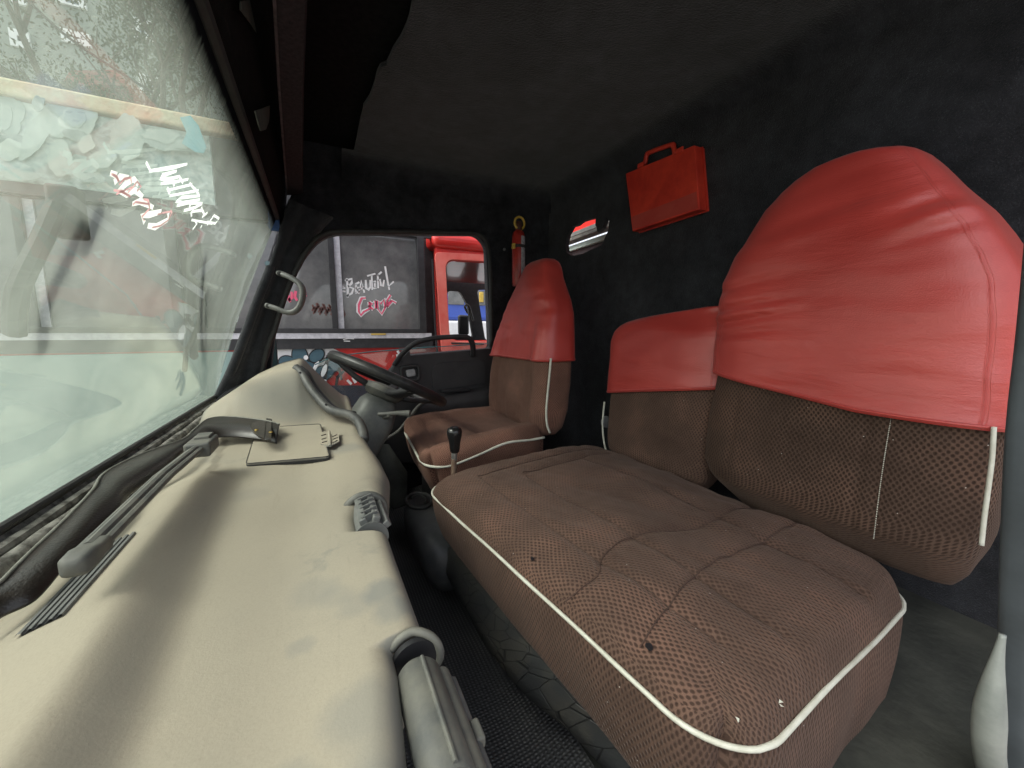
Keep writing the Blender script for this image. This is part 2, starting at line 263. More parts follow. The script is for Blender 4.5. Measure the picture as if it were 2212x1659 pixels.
# ------------------------------------------------------------------ object helpers
WORLD={}
def base_of(o): return WORLD.get(o.name,Vector((0,0,0))) if o else Vector((0,0,0))
def tag(o,label=None,cat=None,group=None,kind=None):
    if label: o['label']=label
    if cat: o['category']=cat
    if group: o['group']=group
    if kind: o['kind']=kind
    return o
def thing(name,loc,label,cat,group=None):
    o=bpy.data.objects.new(name,None); COL.objects.link(o); o.empty_display_size=.05; o.location=loc; WORLD[o.name]=Vector(loc)
    return tag(o,label,cat,group)
class MB:
    def __init__(s): s.v=[]; s.f=[]; s.uv=[]
    def add(s,v,f,uv=None):
        n=len(s.v); s.v+= [Vector(p) for p in v]; s.f+=[tuple(i+n for i in q) for q in f]
        s.uv+= list(uv) if uv else [(0,0)]*len(v); return s
    def box(s,c,h,ax=None):      # centre, half sizes, optional 3 axes
        ax=ax or (Vector((1,0,0)),Vector((0,1,0)),Vector((0,0,1))); c=Vector(c)
        v=[c+ax[0]*(i*h[0])+ax[1]*(j*h[1])+ax[2]*(k*h[2]) for i in(-1,1) for j in(-1,1) for k in(-1,1)]
        return s.add(v,[(0,1,3,2),(4,6,7,5),(0,4,5,1),(2,3,7,6),(0,2,6,4),(1,5,7,3)])
    def tube(s,pts,r,n=10,flat=1,up=None,cap=True):
        pts=[Vector(p) for p in pts]; L=len(pts); rr=r if isinstance(r,(list,tuple)) else [r]*L
        v=[];uv=[]; prev=None; dist=0
        for i,p in enumerate(pts):
            t=(pts[min(i+1,L-1)]-pts[max(i-1,0)]).normalized()
            if prev is None:
                u=Vector(up) if up else (Vector((0,0,1)) if abs(t.z)<.9 else Vector((1,0,0)))
            else: u=prev
            u=(u-t*u.dot(t)).normalized(); prev=u; q=t.cross(u)
            if i: dist+=(p-pts[i-1]).length
            for k in range(n):
                a=2*math.pi*k/n; v.append(p+u*math.cos(a)*rr[i]*flat+q*math.sin(a)*rr[i]); uv.append((k/n*rr[i]*6.28,dist))
        f=[(i*n+k,i*n+(k+1)%n,(i+1)*n+(k+1)%n,(i+1)*n+k) for i in range(L-1) for k in range(n)]
        if cap: f+=[tuple(range(n))[::-1],tuple((L-1)*n+k for k in range(n))]
        return s.add(v,f,uv)
    def lathe(s,c,prof,axis=(0,0,1),n=24):   # prof [(r,h)]
        ax=Vector(axis).normalized(); u=ax.orthogonal().normalized(); q=ax.cross(u); c=Vector(c); v=[]
        for r,h in prof:
            for k in range(n):
                a=2*math.pi*k/n; v.append(c+ax*h+u*math.cos(a)*r+q*math.sin(a)*r)
        f=[(i*n+k,i*n+(k+1)%n,(i+1)*n+(k+1)%n,(i+1)*n+k) for i in range(len(prof)-1) for k in range(n)]
        f+=[tuple(range(n))[::-1],tuple((len(prof)-1)*n+k for k in range(n))]
        return s.add(v,f)
    def grid(s,rows,uv=None):
        nr,nc=len(rows),len(rows[0]); v=[p for r in rows for p in r]
        f=[(i*nc+j,i*nc+j+1,(i+1)*nc+j+1,(i+1)*nc+j) for i in range(nr-1) for j in range(nc-1)]
        return s.add(v,f,[q for r in uv for q in r] if uv else None)
    def build(s,name,mat,parent=None,smooth=True,bevel=0,subsurf=0,solid=0,ang=35,tri=False):
        b=base_of(parent); me=bpy.data.meshes.new(name); me.from_pydata([tuple(p-b) for p in s.v],[],s.f); 
        if smooth: me.polygons.foreach_set('use_smooth',[True]*len(me.polygons))
        ul=me.uv_layers.new(name='UVMap'); 
        for l in me.loops: ul.data[l.index].uv=s.uv[l.vertex_index]
        me.materials.append(mat); me.update()
        o=bpy.data.objects.new(name,me); COL.objects.link(o)
        if parent: o.parent=parent
        WORLD[o.name]=b
        if smooth and ang<180 and not subsurf:
            bm=bmesh.new(); bm.from_mesh(me)
            for e in bm.edges:
                if len(e.link_faces)==2 and e.calc_face_angle(0)>R(ang): e.smooth=False
            bm.to_mesh(me); bm.free()
        if solid: q=o.modifiers.new('t','SOLIDIFY'); q.thickness=solid; q.offset=0
        if bevel: q=o.modifiers.new('b','BEVEL'); q.width=bevel; q.segments=3; q.limit_method='ANGLE'
        if subsurf: q=o.modifiers.new('s','SUBSURF'); q.levels=q.render_levels=subsurf
        if hasattr(me,'validate'): me.validate()
        return o
def fixn(o):
    bm=bmesh.new(); bm.from_mesh(o.data); bmesh.ops.recalc_face_normals(bm,faces=bm.faces); bm.to_mesh(o.data); bm.free(); return o
def rnd(poly,r,n=5):       # round the corners of a closed 2D polygon
    out=[]; L=len(poly)
    for i in range(L):
        a,b,c=Vector(poly[i-1]),Vector(poly[i]),Vector(poly[(i+1)%L]); rr=r[i] if isinstance(r,list) else r
        d1=(a-b); d2=(c-b); t=min(rr,d1.length*.48,d2.length*.48); 
        if t<1e-5: out.append(b.copy()); continue
        p=b+d1.normalized()*t; q=b+d2.normalized()*t
        for k in range(n+1):
            s=k/n; out.append(p*(1-s)**2+b*(2*s*(1-s))+q*s*s)
    return out
def plate(name,outer,holes,frame,th,mat,parent=None,bevel=0,smooth=False):
    """extruded flat panel; 2D points in frame (origin,U,V); thickness centred"""
    O,U,V=[Vector(x) for x in frame]; Nn=U.cross(V).normalized()
    cu=bpy.data.curves.new('c','CURVE'); cu.dimensions='2D'; cu.fill_mode='BOTH'; cu.extrude=max(0,th/2-bevel); cu.bevel_depth=bevel; cu.bevel_resolution=1
    cu.offset=-bevel
    for poly in [outer]+list(holes):
        sp=cu.splines.new('POLY'); sp.points.add(len(poly)-1); sp.use_cyclic_u=True
        for i,q in enumerate(poly): sp.points[i].co=(q[0],q[1],0,1)
    tmp=bpy.data.objects.new('c',cu); me0=bpy.data.meshes.new_from_object(tmp)
    mb=MB(); mb.add([O+U*v.co.x+V*v.co.y+Nn*v.co.z for v in me0.vertices],[tuple(p.vertices) for p in me0.polygons],[(v.co.x,v.co.y) for v in me0.vertices])
    bpy.data.objects.remove(tmp); bpy.data.curves.remove(cu); bpy.data.meshes.remove(me0)
    return mb.build(name,mat,parent,smooth=smooth)
def cr(pts,n=8):           # catmull-rom through points
    pts=[Vector(p) for p in pts]; out=[]
    for i in range(len(pts)-1):
        p0,p1,p2,p3=pts[max(i-1,0)],pts[i],pts[i+1],pts[min(i+2,len(pts)-1)]
        for k in range(n):
            t=k/n; out.append(.5*((2*p1)+(p2-p0)*t+(2*p0-5*p1+4*p2-p3)*t*t+(3*p1-p0-3*p2+p3)*t**3))
    out.append(pts[-1]); return out
def sm(a,b,x):
    t=max(0,min(1,(x-a)/(b-a))); return t*t*(3-2*t)
def interp(tab,x):
    if x<=tab[0][0]: return tab[0][1]
    for (a,u),(b,v) in zip(tab,tab[1:]):
        if x<=b: return u+(v-u)*(x-a)/(b-a)
    return tab[-1][1]
def ribbon(mb,pts,w,frame,jit=0,taper=True):
    """brush stroke lying in a plane"""
    O,U,V=[Vector(x) for x in frame]; pts=[Vector(p) for p in pts]; L=[];Rr=[]
    for i,p in enumerate(pts):
        t=(pts[min(i+1,len(pts)-1)]-pts[max(i-1,0)]).normalized(); nn=Vector((-t.y,t.x)); ww=w*(1+jit*random.uniform(-1,1))/2
        if taper and i in(0,len(pts)-1): ww*=.75
        L.append(p+nn*ww); Rr.append(p-nn*ww)
    rows=[[O+U*a.x+V*a.y,O+U*b.x+V*b.y] for a,b in zip(L,Rr)]
    mb.grid(rows)

def hexbox(name,C,dims,rr,RR,n,mat,parent=None,relief=None,ang=180):
    """upholstered block. C: corner dict (i,j,k)->Vector; dims metric halves; rr edge radius; RR plan corner radius"""
    hx,hy,hz=dims; nx,ny,nz=n
    def wp(u): return u
    idx={}; V=[]; UV=[]; F=[]
    def T(x,y,z):
        u,v,w_=(x/hx+1)/2,(y/hy+1)/2,(z/hz+1)/2; p=Vector((0,0,0))
        for i in(0,1):
            for j in(0,1):
                for k in(0,1): p+=C[(i,j,k)]*((u if i else 1-u)*(v if j else 1-v)*(w_ if k else 1-w_))
        return p
    def pt(x,y,z,face):
        q=Vector((max(-(hx-rr),min(hx-rr,x)),max(-(hy-rr),min(hy-rr,y)),max(-(hz-rr),min(hz-rr,z)))); d=Vector((x,y,z))-q
        p=q+d.normalized()*rr if d.length>1e-9 else Vector((x,y,z))
        cx,cy=hx-RR,hy-RR
        if abs(p.x)>cx and abs(p.y)>cy:
            dx,dy=abs(p.x)-cx,abs(p.y)-cy; k=max(dx,dy)/max(1e-9,math.hypot(dx,dy)); p.x=math.copysign(cx+dx*k,p.x); p.y=math.copysign(cy+dy*k,p.y)
        if relief: p=relief(p,hx,hy,hz)
        return T(p.x,p.y,p.z)
    def face(a,na,b_,nb,fix,val,uvf):
        rows=[];uvs=[]
        for i in range(na+1):
            r_=[];u_=[]
            for j in range(nb+1):
                c=[0,0,0]; c[a]=(i/na*2-1)*(hx,hy,hz)[a]; c[b_]=(j/nb*2-1)*(hx,hy,hz)[b_]; c[fix]=val*(hx,hy,hz)[fix]
                r_.append(pt(*c,fix)); u_.append((c[a],c[b_]) if not uvf else (c[b_],c[a]))
            rows.append(r_);uvs.append(u_)
        mb.grid(rows,uvs)
    mb=MB()
    face(0,nx,1,ny,2,1,0); face(0,nx,1,ny,2,-1,0); face(0,nx,2,nz,1,-1,0); face(0,nx,2,nz,1,1,0); face(1,ny,2,nz,0,-1,0); face(1,ny,2,nz,0,1,0)
    o=mb.build(name,mat,parent,ang=180)
    bm=bmesh.new(); bm.from_mesh(o.data); bmesh.ops.remove_doubles(bm,verts=bm.verts,dist=.0004); bmesh.ops.recalc_face_normals(bm,faces=bm.faces); bm.to_mesh(o.data); bm.free()
    return o,T
def angs(n,ex,hw,hd):
    M=4000; e=2/ex; L=[0]; pv=None
    def f(a): ca,sa=math.cos(a),math.sin(a); return (math.copysign(abs(ca)**e,ca)*hw,math.copysign(abs(sa)**e,sa)*hd)
    for i in range(M+1):
        p=f(2*math.pi*i/M+math.pi/4)
        if pv: L.append(L[-1]+math.hypot(p[0]-pv[0],p[1]-pv[1]))
        pv=p
    out=[];j=0
    for k in range(n+1):
        t=L[-1]*k/n
        while j<M and L[j+1]<t: j+=1
        fr=(t-L[j])/max(1e-12,L[min(j+1,M)]-L[j]); out.append(2*math.pi*(j+fr)/M+math.pi/4)
    return out
def loft(name,rows,mat,parent=None,n=64,ex=4.0,relief=None,capb=True,capt=True,uvs=1):
    """rows: (centre, S unit, D unit, half_width, half_depth)"""
    mb=MB(); R_=[];U_=[]; t=0; pc=None; md=rows[len(rows)//2]; AN=angs(n,ex,md[3],md[4])
    for (c,S,D,hw,hd) in rows:
        if pc is not None: t+=(c-pc).length
        pc=c; r_=[];u_=[]; acc=0; pv=None
        for k in range(n+1):
            a=AN[k]; ca,sa=math.cos(a),math.sin(a); e=2/ex
            x=math.copysign(abs(ca)**e,ca)*hw; y=math.copysign(abs(sa)**e,sa)*hd
            p=c+S*x+D*y
            if relief: p=p+relief(x/hw if hw else 0,y/hd if hd else 0,t,S,D,p)
            if pv is not None: acc+=math.hypot(x-pv[0],y-pv[1])
            pv=(x,y); r_.append(p); u_.append((acc,t))
        R_.append(r_);U_.append(u_)
    mb.grid(R_,U_)
    if capb: mb.add(R_[0][:-1],[tuple(range(n))],U_[0][:-1])
    if capt: mb.add(R_[-1][:-1],[tuple(range(n))[::-1]],U_[-1][:-1])
    o=mb.build(name,mat,parent,ang=180)
    bm=bmesh.new(); bm.from_mesh(o.data); bmesh.ops.remove_doubles(bm,verts=bm.verts,dist=.0002); bmesh.ops.recalc_face_normals(bm,faces=bm.faces); bm.to_mesh(o.data); bm.free()
    return o
X,Y,Z=Vector((1,0,0)),Vector((0,1,0)),Vector((0,0,1))
def P2(px,py,y):  # point in an XZ wall at depth y
    q=P(px,py,'y',y); return (q.x,q.z)

# ================================================================== SETTING: ground
g=MB(); g.grid([[Vector((x,y,-1.65)) for x in (-300,-20,20,300)] for y in (-300,-20,20,400)]); tag(g.build('ground',ground_m,smooth=False),kind='structure')
# ------------------------------------------------------------------ cab shell
def S(o): return tag(o,kind='structure')
f=MB(); f.grid([[Vector((x,y,-.81)) for x in (-.5,1.3)] for y in (-.02,2.0)]); S(f.build('floor',riser,smooth=False,solid=.02))
# back wall with a torn hole
hp=[(1222,528),(1226,508),(1236,490),(1246,487),(1258,478),(1272,474),(1287,470),(1286,486),(1291,502),(1302,492),(1309,470),(1316,476),(1314,498),(1306,514),(1303,526),(1285,536),(1260,548),(1236,553),(1224,545)]
hole=[(lambda q:(q.y,q.z))(P(a,b,'x',1.17)) for a,b in hp]
S(plate('back_wall',[(-.05,-.82),(1.96,-.82),(1.96,.80),(-.05,.80)],[hole],((1.18,0,0),Y,Z),.02,liner))
c0=MB()
S(MB().box((1.26,1.52,.44),(.0,0,0)).build('back_wall_gap',linerD)) if False else None
# ceiling: dark recess above, felt sheet with a ragged cut edge below
S(MB().box((.5,.95,.80),(.75,1.05,.02)).build('ceiling',linerD,smooth=False))
edge=[(905,-60),(893,0),(884,40),(879,60),(866,85),(850,110),(837,140),(822,146),(816,160),(809,185),(800,212),(786,232),(784,243),(778,259),(774,290),(771,305),(764,330),(757,352),(746,368),(742,390),(730,420)]
ep=[P(a+random.uniform(-1.5,1.5),b,'z',.735) for a,b in edge]; ep=[p for p in ep if p.y<1.95]
ring=[(p.x,p.y) for p in ep]+[(.14,1.95),(1.19,1.95),(1.19,-.05),(.22,-.05)]
S(plate('ceiling_liner',ring,[],((0,0,.741),X,Y),.012,liner))
rf_=.08; fl=MB(); fl.grid([[Vector((1.168-rf_+rf_*math.sin(R(a)),y,.734-rf_+rf_*math.cos(R(a)))) for a in range(0,91,9)] for y in (-.05,.5,1,1.5,1.95)],[[(a*.003,y) for a in range(0,91,9)] for y in (0,.5,1,1.5,2)]); S(fl.build('ceiling_corner',liner,ang=180))
fl=MB(); fl.grid([[Vector((x,1.872-.09+.09*math.sin(R(a)),.734-.09+.09*math.cos(R(a)))) for a in range(0,91,9)] for x in (.13,.5,.8,1.17)]); S(fl.build('ceiling_corner',liner,ang=180))
hr=MB(); rows=[]
prof=[(-.115,.440),(-.10,.47),(-.088,.54),(-.082,.60),(-.06,.64),(.0,.80)]
for y in [-.05,.5,1.0,1.5,1.95]: rows.append([Vector((x,y,z)) for x,z in prof])
hr.grid(rows); S(hr.build('header_panel',linerD,solid=.006))
# rounded corner between wall and ceiling liner, far side
hb=MB()
A=[P(590,0,'z',.56),P(600,180,'z',.56),P(612,330,'z',.56),P(619,415,'z',.56)]; B=[P(664,0,'z',.56),P(657,180,'z',.56),P(655,330,'z',.56),P(655,415,'z',.56)]
def ext(a,b): d=(a-b); return a+d*3.6
A=[ext(A[0],A[1])]+A; B=[ext(B[0],B[1])]+B
hb.grid([[a+Z*.02,a,a*.9+b*.1-Z*.012,a*.5+b*.5-Z*.010,a*.08+b*.92-Z*.006,b+Z*.0,b+Z*.03] for a,b in zip(A,B)])
hbm=thing('roof_beam',A[2],'dark brown strip running across the roof lining behind the windscreen','roof beam'); hb.build('strip',beam,hbm)
# light chip line along the edge of the beam
MB().tube([a-Z*.008+X*.002 for a in A],.0035,6).build('edge_bead',basic('mauve_bead',(.12,.085,.095),(.05,.035,.04),rough=.6,ns=60),hbm)
sc1=[(520,3),(540,0),(556,30),(566,60),(573,104),(562,86),(545,55),(520,22)]; sc2=[(551,240),(583,228),(581,262),(574,280),(563,283),(558,268)]
for q,lab in ((sc1,'long pointed pale scrap of torn lining near the top of the windscreen'),(sc2,'small shield shaped pale scrap of torn lining beside the roof beam')):
    pts=[P(a,b,'x',-.076)for a,b in q]
    o=plate('lining_scrap',[(p.y,p.z) for p in pts],[],((-.0765,0,0),Y,Z),.002,scrap); tag(o,lab,'scrap','torn scraps of lining by the roof beam')

# far wall of the cab: one felt covered plate with the door window opening
yw=1.90
open_px=[(700,505),(1030,507),(1050,530),(1058,752),(880,766),(842,798),(795,858),(740,900),(600,900),(584,860),(586,790),(595,720),(615,640),(645,575)]
opn=rnd([P2(a,b,yw) for a,b in open_px],[.08,.06,.03,.02,.04,.04,.05,.05,.03,.03,.03,.03,.1,.1])
wall_o=[(-.365,-.30),(-.20,-.82),(1.20,-.82),(1.20,.82),(-.0,.82),(-.02,.66),(-.105,.47),(-.115,.44)]
S(plate('side_wall',wall_o,[opn],((0,yw+.02,0),X,Z),.05,liner,bevel=.006))
# ------------------------------------------------------------------ A pillar padding with rolled front edge
ap=thing('front_pillar',P(560,700,'y',1.82),'black felt covered front pillar between windscreen and driver window','pillar')
ra=[];
for (l,r_,b) in [((478,852),(560,852),0),((500,790),(572,800),0),((527,720),(590,730),0),((552,650),(612,655),0),((575,590),(640,590),0),((598,520),(672,530),0),((612,470),(700,490),0),((624,430),(720,470),0)]:
    a=P(l[0],l[1],'y',1.79); c=P(r_[0],r_[1],'y',1.87); m_=(a+c)/2
    ra.append([a+Y*.07-X*.01,a,a+(c-a)*.12-Y*.012,a+(c-a)*.3-Y*.002,a+(c-a)*.42+Y*.008,a+(c-a)*.55-Y*.010,a+(c-a)*.8-Y*.012,c-Y*.004,c+Y*.05])
rows=[]
for i in range(len(ra)-1):
    for k in range(6):
        t=k/6; rows.append([p.lerp(q,t)+Vector((noise.noise((p.lerp(q,t))*23)*.006,noise.noise((p.lerp(q,t)+X)*17)*.007,0)) for p,q in zip(ra[i],ra[i+1])])
rows.append(ra[-1])
MB().grid(rows).build('padding',liner,ap,ang=180)
MB().tube(cr([P(*q,'y',1.80) for q in [(470,862),(500,800),(530,722),(556,650),(580,590),(584,575)]],6),.016,10).build('rolled_edge',liner,ap,ang=180)
MB().tube(cr([P(*q,'y',1.85) for q in [(562,858),(567,800),(580,745),(592,715),(612,650),(640,582),(668,535),(700,506),(760,500),(1000,503),(1035,507),(1053,530),(1060,600),(1062,750)]],6),.011,8).build('window_seal',rubber,ap,ang=180)
# peeled spot
plate('bare_spot',[P2(*q,1.775) for q in [(571,567),(577,563),(583,566),(581,572),(574,574)]],[],((0,1.775,0),X,Z),.003,basic('bare_blue',(.25,.36,.42),(.1,.16,.2),rough=.7,ns=200),ap)
MB().box(P(592,478,'y',1.80),(.018,.01,.035),(X,Y,Z)).build('blue_paint_spot',blue,ap,bevel=.005)

gh=thing('grab_handle',P(605,592,'y',1.80),'grey plastic grab handle screwed to the front pillar','grab handle')
gp=cr([P(602,590,'y',1.79),P(618,595,'y',1.77),P(640,607,'y',1.75),P(652,620,'y',1.74),P(654,640,'y',1.74),P(647,662,'y',1.745),P(634,674,'y',1.75),P(617,674,'y',1.76),P(596,666,'y',1.77),P(576,660,'y',1.785)],5)
MB().tube(gp,.0145,10,flat=.7).build('grip',grplastic,gh,ang=180)
for q in ((604,591),(580,661)):
    MB().lathe(P(*q,'y',1.775),[(.009,0),(.009,.006),(.005,.008)],axis=(0,-1,0),n=14).build('screw',rubber,gh)

# ------------------------------------------------------------------ windscreen
XB,ZB,XT,ZT=-.364,-.234,-.116,.436
ws=thing('windscreen',(-.364,.9,-.234),'large dusty green tinted windscreen with reflected lettering painted on it','windscreen')
def wsp(s,y):   # s 0..1 bottom to top
    x=XB+(XT-XB)*s; z=ZB+(ZT-ZB)*s
    x-=.045*math.sin(math.pi*s)*.25
    return Vector((x,y,z))
rows=[[wsp(s/16,y) for s in range(17)] for y in [-.05+1.86*i/24 for i in range(25)]]
MB().grid(rows).build('glass',wsglass,ws,ang=180)
MB().tube([wsp(0,y)+Vector((.004,0,-.003)) for y in (-.05,.5,1.0,1.5,1.80)],.0065,10).build('rubber_seal',rubber,ws)
MB().tube([wsp(1,y)+Vector((.0,0,.004)) for y in (-.05,.5,1.0,1.5,1.80)],.012,8).build('rubber_seal',rubber,ws)
# mirrored reflection of the bus lettering, painted as strokes on the glass
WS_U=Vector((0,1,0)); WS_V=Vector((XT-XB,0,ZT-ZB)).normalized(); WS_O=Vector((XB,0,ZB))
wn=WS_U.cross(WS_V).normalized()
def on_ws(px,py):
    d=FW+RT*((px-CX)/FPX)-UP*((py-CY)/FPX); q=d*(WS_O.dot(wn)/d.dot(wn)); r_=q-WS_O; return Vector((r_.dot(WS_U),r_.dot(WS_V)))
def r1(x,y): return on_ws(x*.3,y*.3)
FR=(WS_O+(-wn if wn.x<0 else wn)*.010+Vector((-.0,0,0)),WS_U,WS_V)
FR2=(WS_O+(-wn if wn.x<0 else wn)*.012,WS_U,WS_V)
refl_strokes=MB()
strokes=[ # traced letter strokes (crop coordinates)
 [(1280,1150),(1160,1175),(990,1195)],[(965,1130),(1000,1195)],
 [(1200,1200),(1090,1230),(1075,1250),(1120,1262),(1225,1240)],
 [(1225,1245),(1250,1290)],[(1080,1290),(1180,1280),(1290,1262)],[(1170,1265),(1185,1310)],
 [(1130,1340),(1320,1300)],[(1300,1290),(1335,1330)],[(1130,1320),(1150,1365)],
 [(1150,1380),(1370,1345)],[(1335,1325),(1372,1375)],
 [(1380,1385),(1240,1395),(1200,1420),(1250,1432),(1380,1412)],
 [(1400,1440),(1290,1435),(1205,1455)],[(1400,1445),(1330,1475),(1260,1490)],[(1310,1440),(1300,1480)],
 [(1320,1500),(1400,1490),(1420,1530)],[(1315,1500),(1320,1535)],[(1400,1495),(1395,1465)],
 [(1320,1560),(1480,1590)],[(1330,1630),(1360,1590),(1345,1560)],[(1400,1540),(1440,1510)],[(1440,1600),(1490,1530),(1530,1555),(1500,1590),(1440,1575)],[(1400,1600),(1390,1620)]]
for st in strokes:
    ribbon(refl_strokes,[r1(*q) for q in st],.0062,FR2,.15)
refl_strokes.build('painted_reflection_letters',reflmat('white_reflection_paint',(.93,.97,.95)),ws,smooth=False)
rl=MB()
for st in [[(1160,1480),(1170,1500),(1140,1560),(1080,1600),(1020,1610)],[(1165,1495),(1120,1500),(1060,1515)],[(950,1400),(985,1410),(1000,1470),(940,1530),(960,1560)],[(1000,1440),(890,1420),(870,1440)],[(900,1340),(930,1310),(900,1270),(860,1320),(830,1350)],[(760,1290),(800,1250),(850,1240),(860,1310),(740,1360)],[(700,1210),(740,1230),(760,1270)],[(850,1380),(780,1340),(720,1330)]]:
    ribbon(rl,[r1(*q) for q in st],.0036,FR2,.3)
rl.build('painted_reflection_outline',reflmat('pink_reflection_paint',(.62,.36,.37)),ws,smooth=False)
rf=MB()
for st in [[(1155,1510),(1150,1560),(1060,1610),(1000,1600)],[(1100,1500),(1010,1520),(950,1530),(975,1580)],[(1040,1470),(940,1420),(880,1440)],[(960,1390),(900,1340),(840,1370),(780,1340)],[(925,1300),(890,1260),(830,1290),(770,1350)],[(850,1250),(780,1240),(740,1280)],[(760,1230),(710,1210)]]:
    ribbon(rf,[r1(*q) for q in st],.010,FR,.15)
rf.build('painted_reflection_backing',reflmat('pale_reflection_paint',(.80,.80,.78)),ws,smooth=False)
# outside wiper arm and blade resting on the glass
wp=thing('windscreen_wiper',P(418,760,'x',-.42),'black wiper blade standing upright on the outside of the windscreen','wiper','windscreen wipers')
def out(px,py,d=.035):
    dd=FW+RT*((px-CX)/FPX)-UP*((py-CY)/FPX); n_=(-wn if wn.x<0 else wn); o_=WS_O-n_*d; return dd*(o_.dot(n_)/dd.dot(n_))
bl=[out(*q) for q in [(419,532),(414,600),(413,680),(416,740),(420,775)]]
MB().tube(cr(bl,5),[.006]+[.011]*19+[.006],8,flat=.6).build('blade',rubber,wp)
MB().tube([out(412,600,.05),out(408,660,.055),out(405,720,.06),out(399,800,.07)],.007,8).build('arm',rubber,wp)
wp2=thing('windscreen_wiper',out(40,700),'bent black wiper arm outside the glass at the left edge','wiper','windscreen wipers')
MB().tube(cr([out(125,440),out(90,520),out(50,600),out(35,650),out(33,720)],5),.010,8).build('arm',rubber,wp2)
MB().box(out(147,460),(.014,.012,.03)).build('pivot',rubber,wp2,bevel=.004)
# gutter ledge between glass and dash
gt=thing('windscreen_gutter',(-.34,.9,-.27),'dirty grey metal ledge under the windscreen edge','ledge')
prof=[(-.362,-.236),(-.356,-.246),(-.350,-.262),(-.344,-.265),(-.335,-.252),(-.328,-.255),(-.322,-.268),(-.318,-.290),(-.300,-.300)]
rows=[];ys=[-.05+i*.012 for i in range(156)]
for y in ys: rows.append([Vector((x+.003*noise.noise(Vector((x*30,y*14,1))),y,z+.004*noise.noise(Vector((x*40,y*9,3))))) for x,z in prof])
MB().grid(rows).build('ledge',gutter,gt,ang=180)
MB().tube([Vector((-.347,y,-.252+.002*noise.noise(Vector((0,y*12,0))))) for y in ys],.0075,8).build('edge_strip',gutter,gt)
rows=[[Vector((x,y,-.315+.006*noise.noise(Vector((x*20,y*15,0))))) for x in (-.33,-.30,-.27,-.24,-.2)] for y in ys]
MB().grid(rows).build('debris_layer',mud,gt,ang=180)

# ------------------------------------------------------------------ dashboard
da=thing('dashboard',(0,.9,-.3),'pale beige dust covered dashboard with smudges, lid and round vents','dashboard')
def xr(y):   # rear edge in plan
    e=interp([(0,.050),(.15,.058),(.30,.074),(.48,.072),(.60,.072),(.70,.098),(.80,.116),(.92,.116),(1.05,.108),(1.2,.098),(1.45,.10),(1.8,.11)],y)
    n1=sm(.535,.553,y)*(1-sm(.640,.660,y)); n2=sm(.205,.215,y)*(1-sm(.325,.336,y))
    return e-n1*.034-n2*.030
def bulge(y): return sm(.64,.74,y)*(1-sm(1.0,1.3,y))
def zt(x,y):
    crest=interp([(0,-.166),(.34,-.170),(.67,-.190),(.85,-.196),(1.2,-.23),(1.8,-.28)],y)
    hgt=.031*(1-sm(.76,.97,y)*.80)
    base=interp([(0,-.268),(.5,-.270),(1.0,-.272),(1.8,-.275)],y)
    if x<crest: z=base+hgt-(crest-x)**1.35*.75
    else: z=base+hgt*(1-sm(-.004,.055,x-crest))*(1-.8*sm(.85,.97,y)*(x>crest))
    z-=.006*math.exp(-((x+.04)/.05)**2)
    # instrument hood
    w_=sm(1.27,1.45,y)
    zh=interp([(-.36,-.27),(-.30,-.215),(-.22,-.160),(-.14,-.122),(-.075,-.105),(-.062,-.107),(-.03,-.145),(.02,-.208),(.07,-.262),(.12,-.30)],x)
    z=z*(1-w_)+zh*w_
    return z
rows=[];uvr=[]
ys=[.03]
while ys[-1]<1.86:
    y=ys[-1]; d=.0035 if (.19<y<.35 or .52<y<.68) else .010; ys.append(y+d)
for y in ys:
    r_=[]; e=xr(y); r0=.022+.022*bulge(y); x0=-.318; r_.append(Vector((x0+.004,y,-.33)))
    nx=56
    for i in range(nx+1):
        x=x0+(e-r0-x0)*i/nx; r_.append(Vector((x,y,zt(x,y))))
    ze=zt(e-r0,y)
    for k in range(1,9):
        a=R(90*k/8); r_.append(Vector((e-r0+r0*math.sin(a),y,ze-r0*(1-math.cos(a)))))
    r_.append(Vector((e-.002,y,ze-r0-.03))); r_.append(Vector((e-.03,y,ze-.13))); r_.append(Vector((e-.06,y,-.60)))
    rows.append(r_)
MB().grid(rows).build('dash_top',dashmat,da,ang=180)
# lower dash front, dark
lf=MB(); lf.grid([[Vector((.03,y,-.33)),Vector((.045,y,-.40)),Vector((.02,y,-.55)),Vector((-.10,y,-.80))] for y in (-.02,.4,.9,1.3,1.88)]); lf.build('lower_panel',dkplastic,da)
# lid on the top
lidp=[P(532,1006,'z',-.270),P(556,928,'z',-.270),P(692,919,'z',-.270),P(712,990,'z',-.270)]
lp=[(p.x,p.y) for p in lidp]
def rel(pl,k): c=Vector((sum(a for a,b in pl)/4,sum(b for a,b in pl)/4)); return [tuple(c+(Vector(q)-c)*k) for q in pl]
plate('lid_gap',rnd(rel(lp,1.012),.012),[],((0,0,-.2725),X,Y),.005,inkm,da)
lid=plate('lid',rnd(lp,.012),[],((0,0,-.2682),X,Y),.006,dashmat,da,bevel=.002)
for qd in ([(690,934),(708,931),(710,963),(692,958)],[(714,938),(731,931),(733,953),(716,962)]):
    hq=[P(*q,'z',-.262) for q in qd]; hl=plate('hinge_leaf',rnd([(p.x,p.y) for p in hq],.003),[],((0,0,-.2635),X,Y),.003,dashmat,lid)
MB().tube([P(711,932,'z',-.261),P(713,963,'z',-.261)],.0032,8).build('hinge_pin',dashmat,lid)
for (a,b) in [((694,941),(704,938)),((695,949),(705,946)),((696,956),(706,953)),((718,943),(728,939)),((719,949),(729,945)),((719,956),(729,951))]:
    MB().tube([P(*a,'z',-.2613),P(*b,'z',-.2613)],.0011,5).build('hinge_slot',inkm,lid)
oz=-.2652
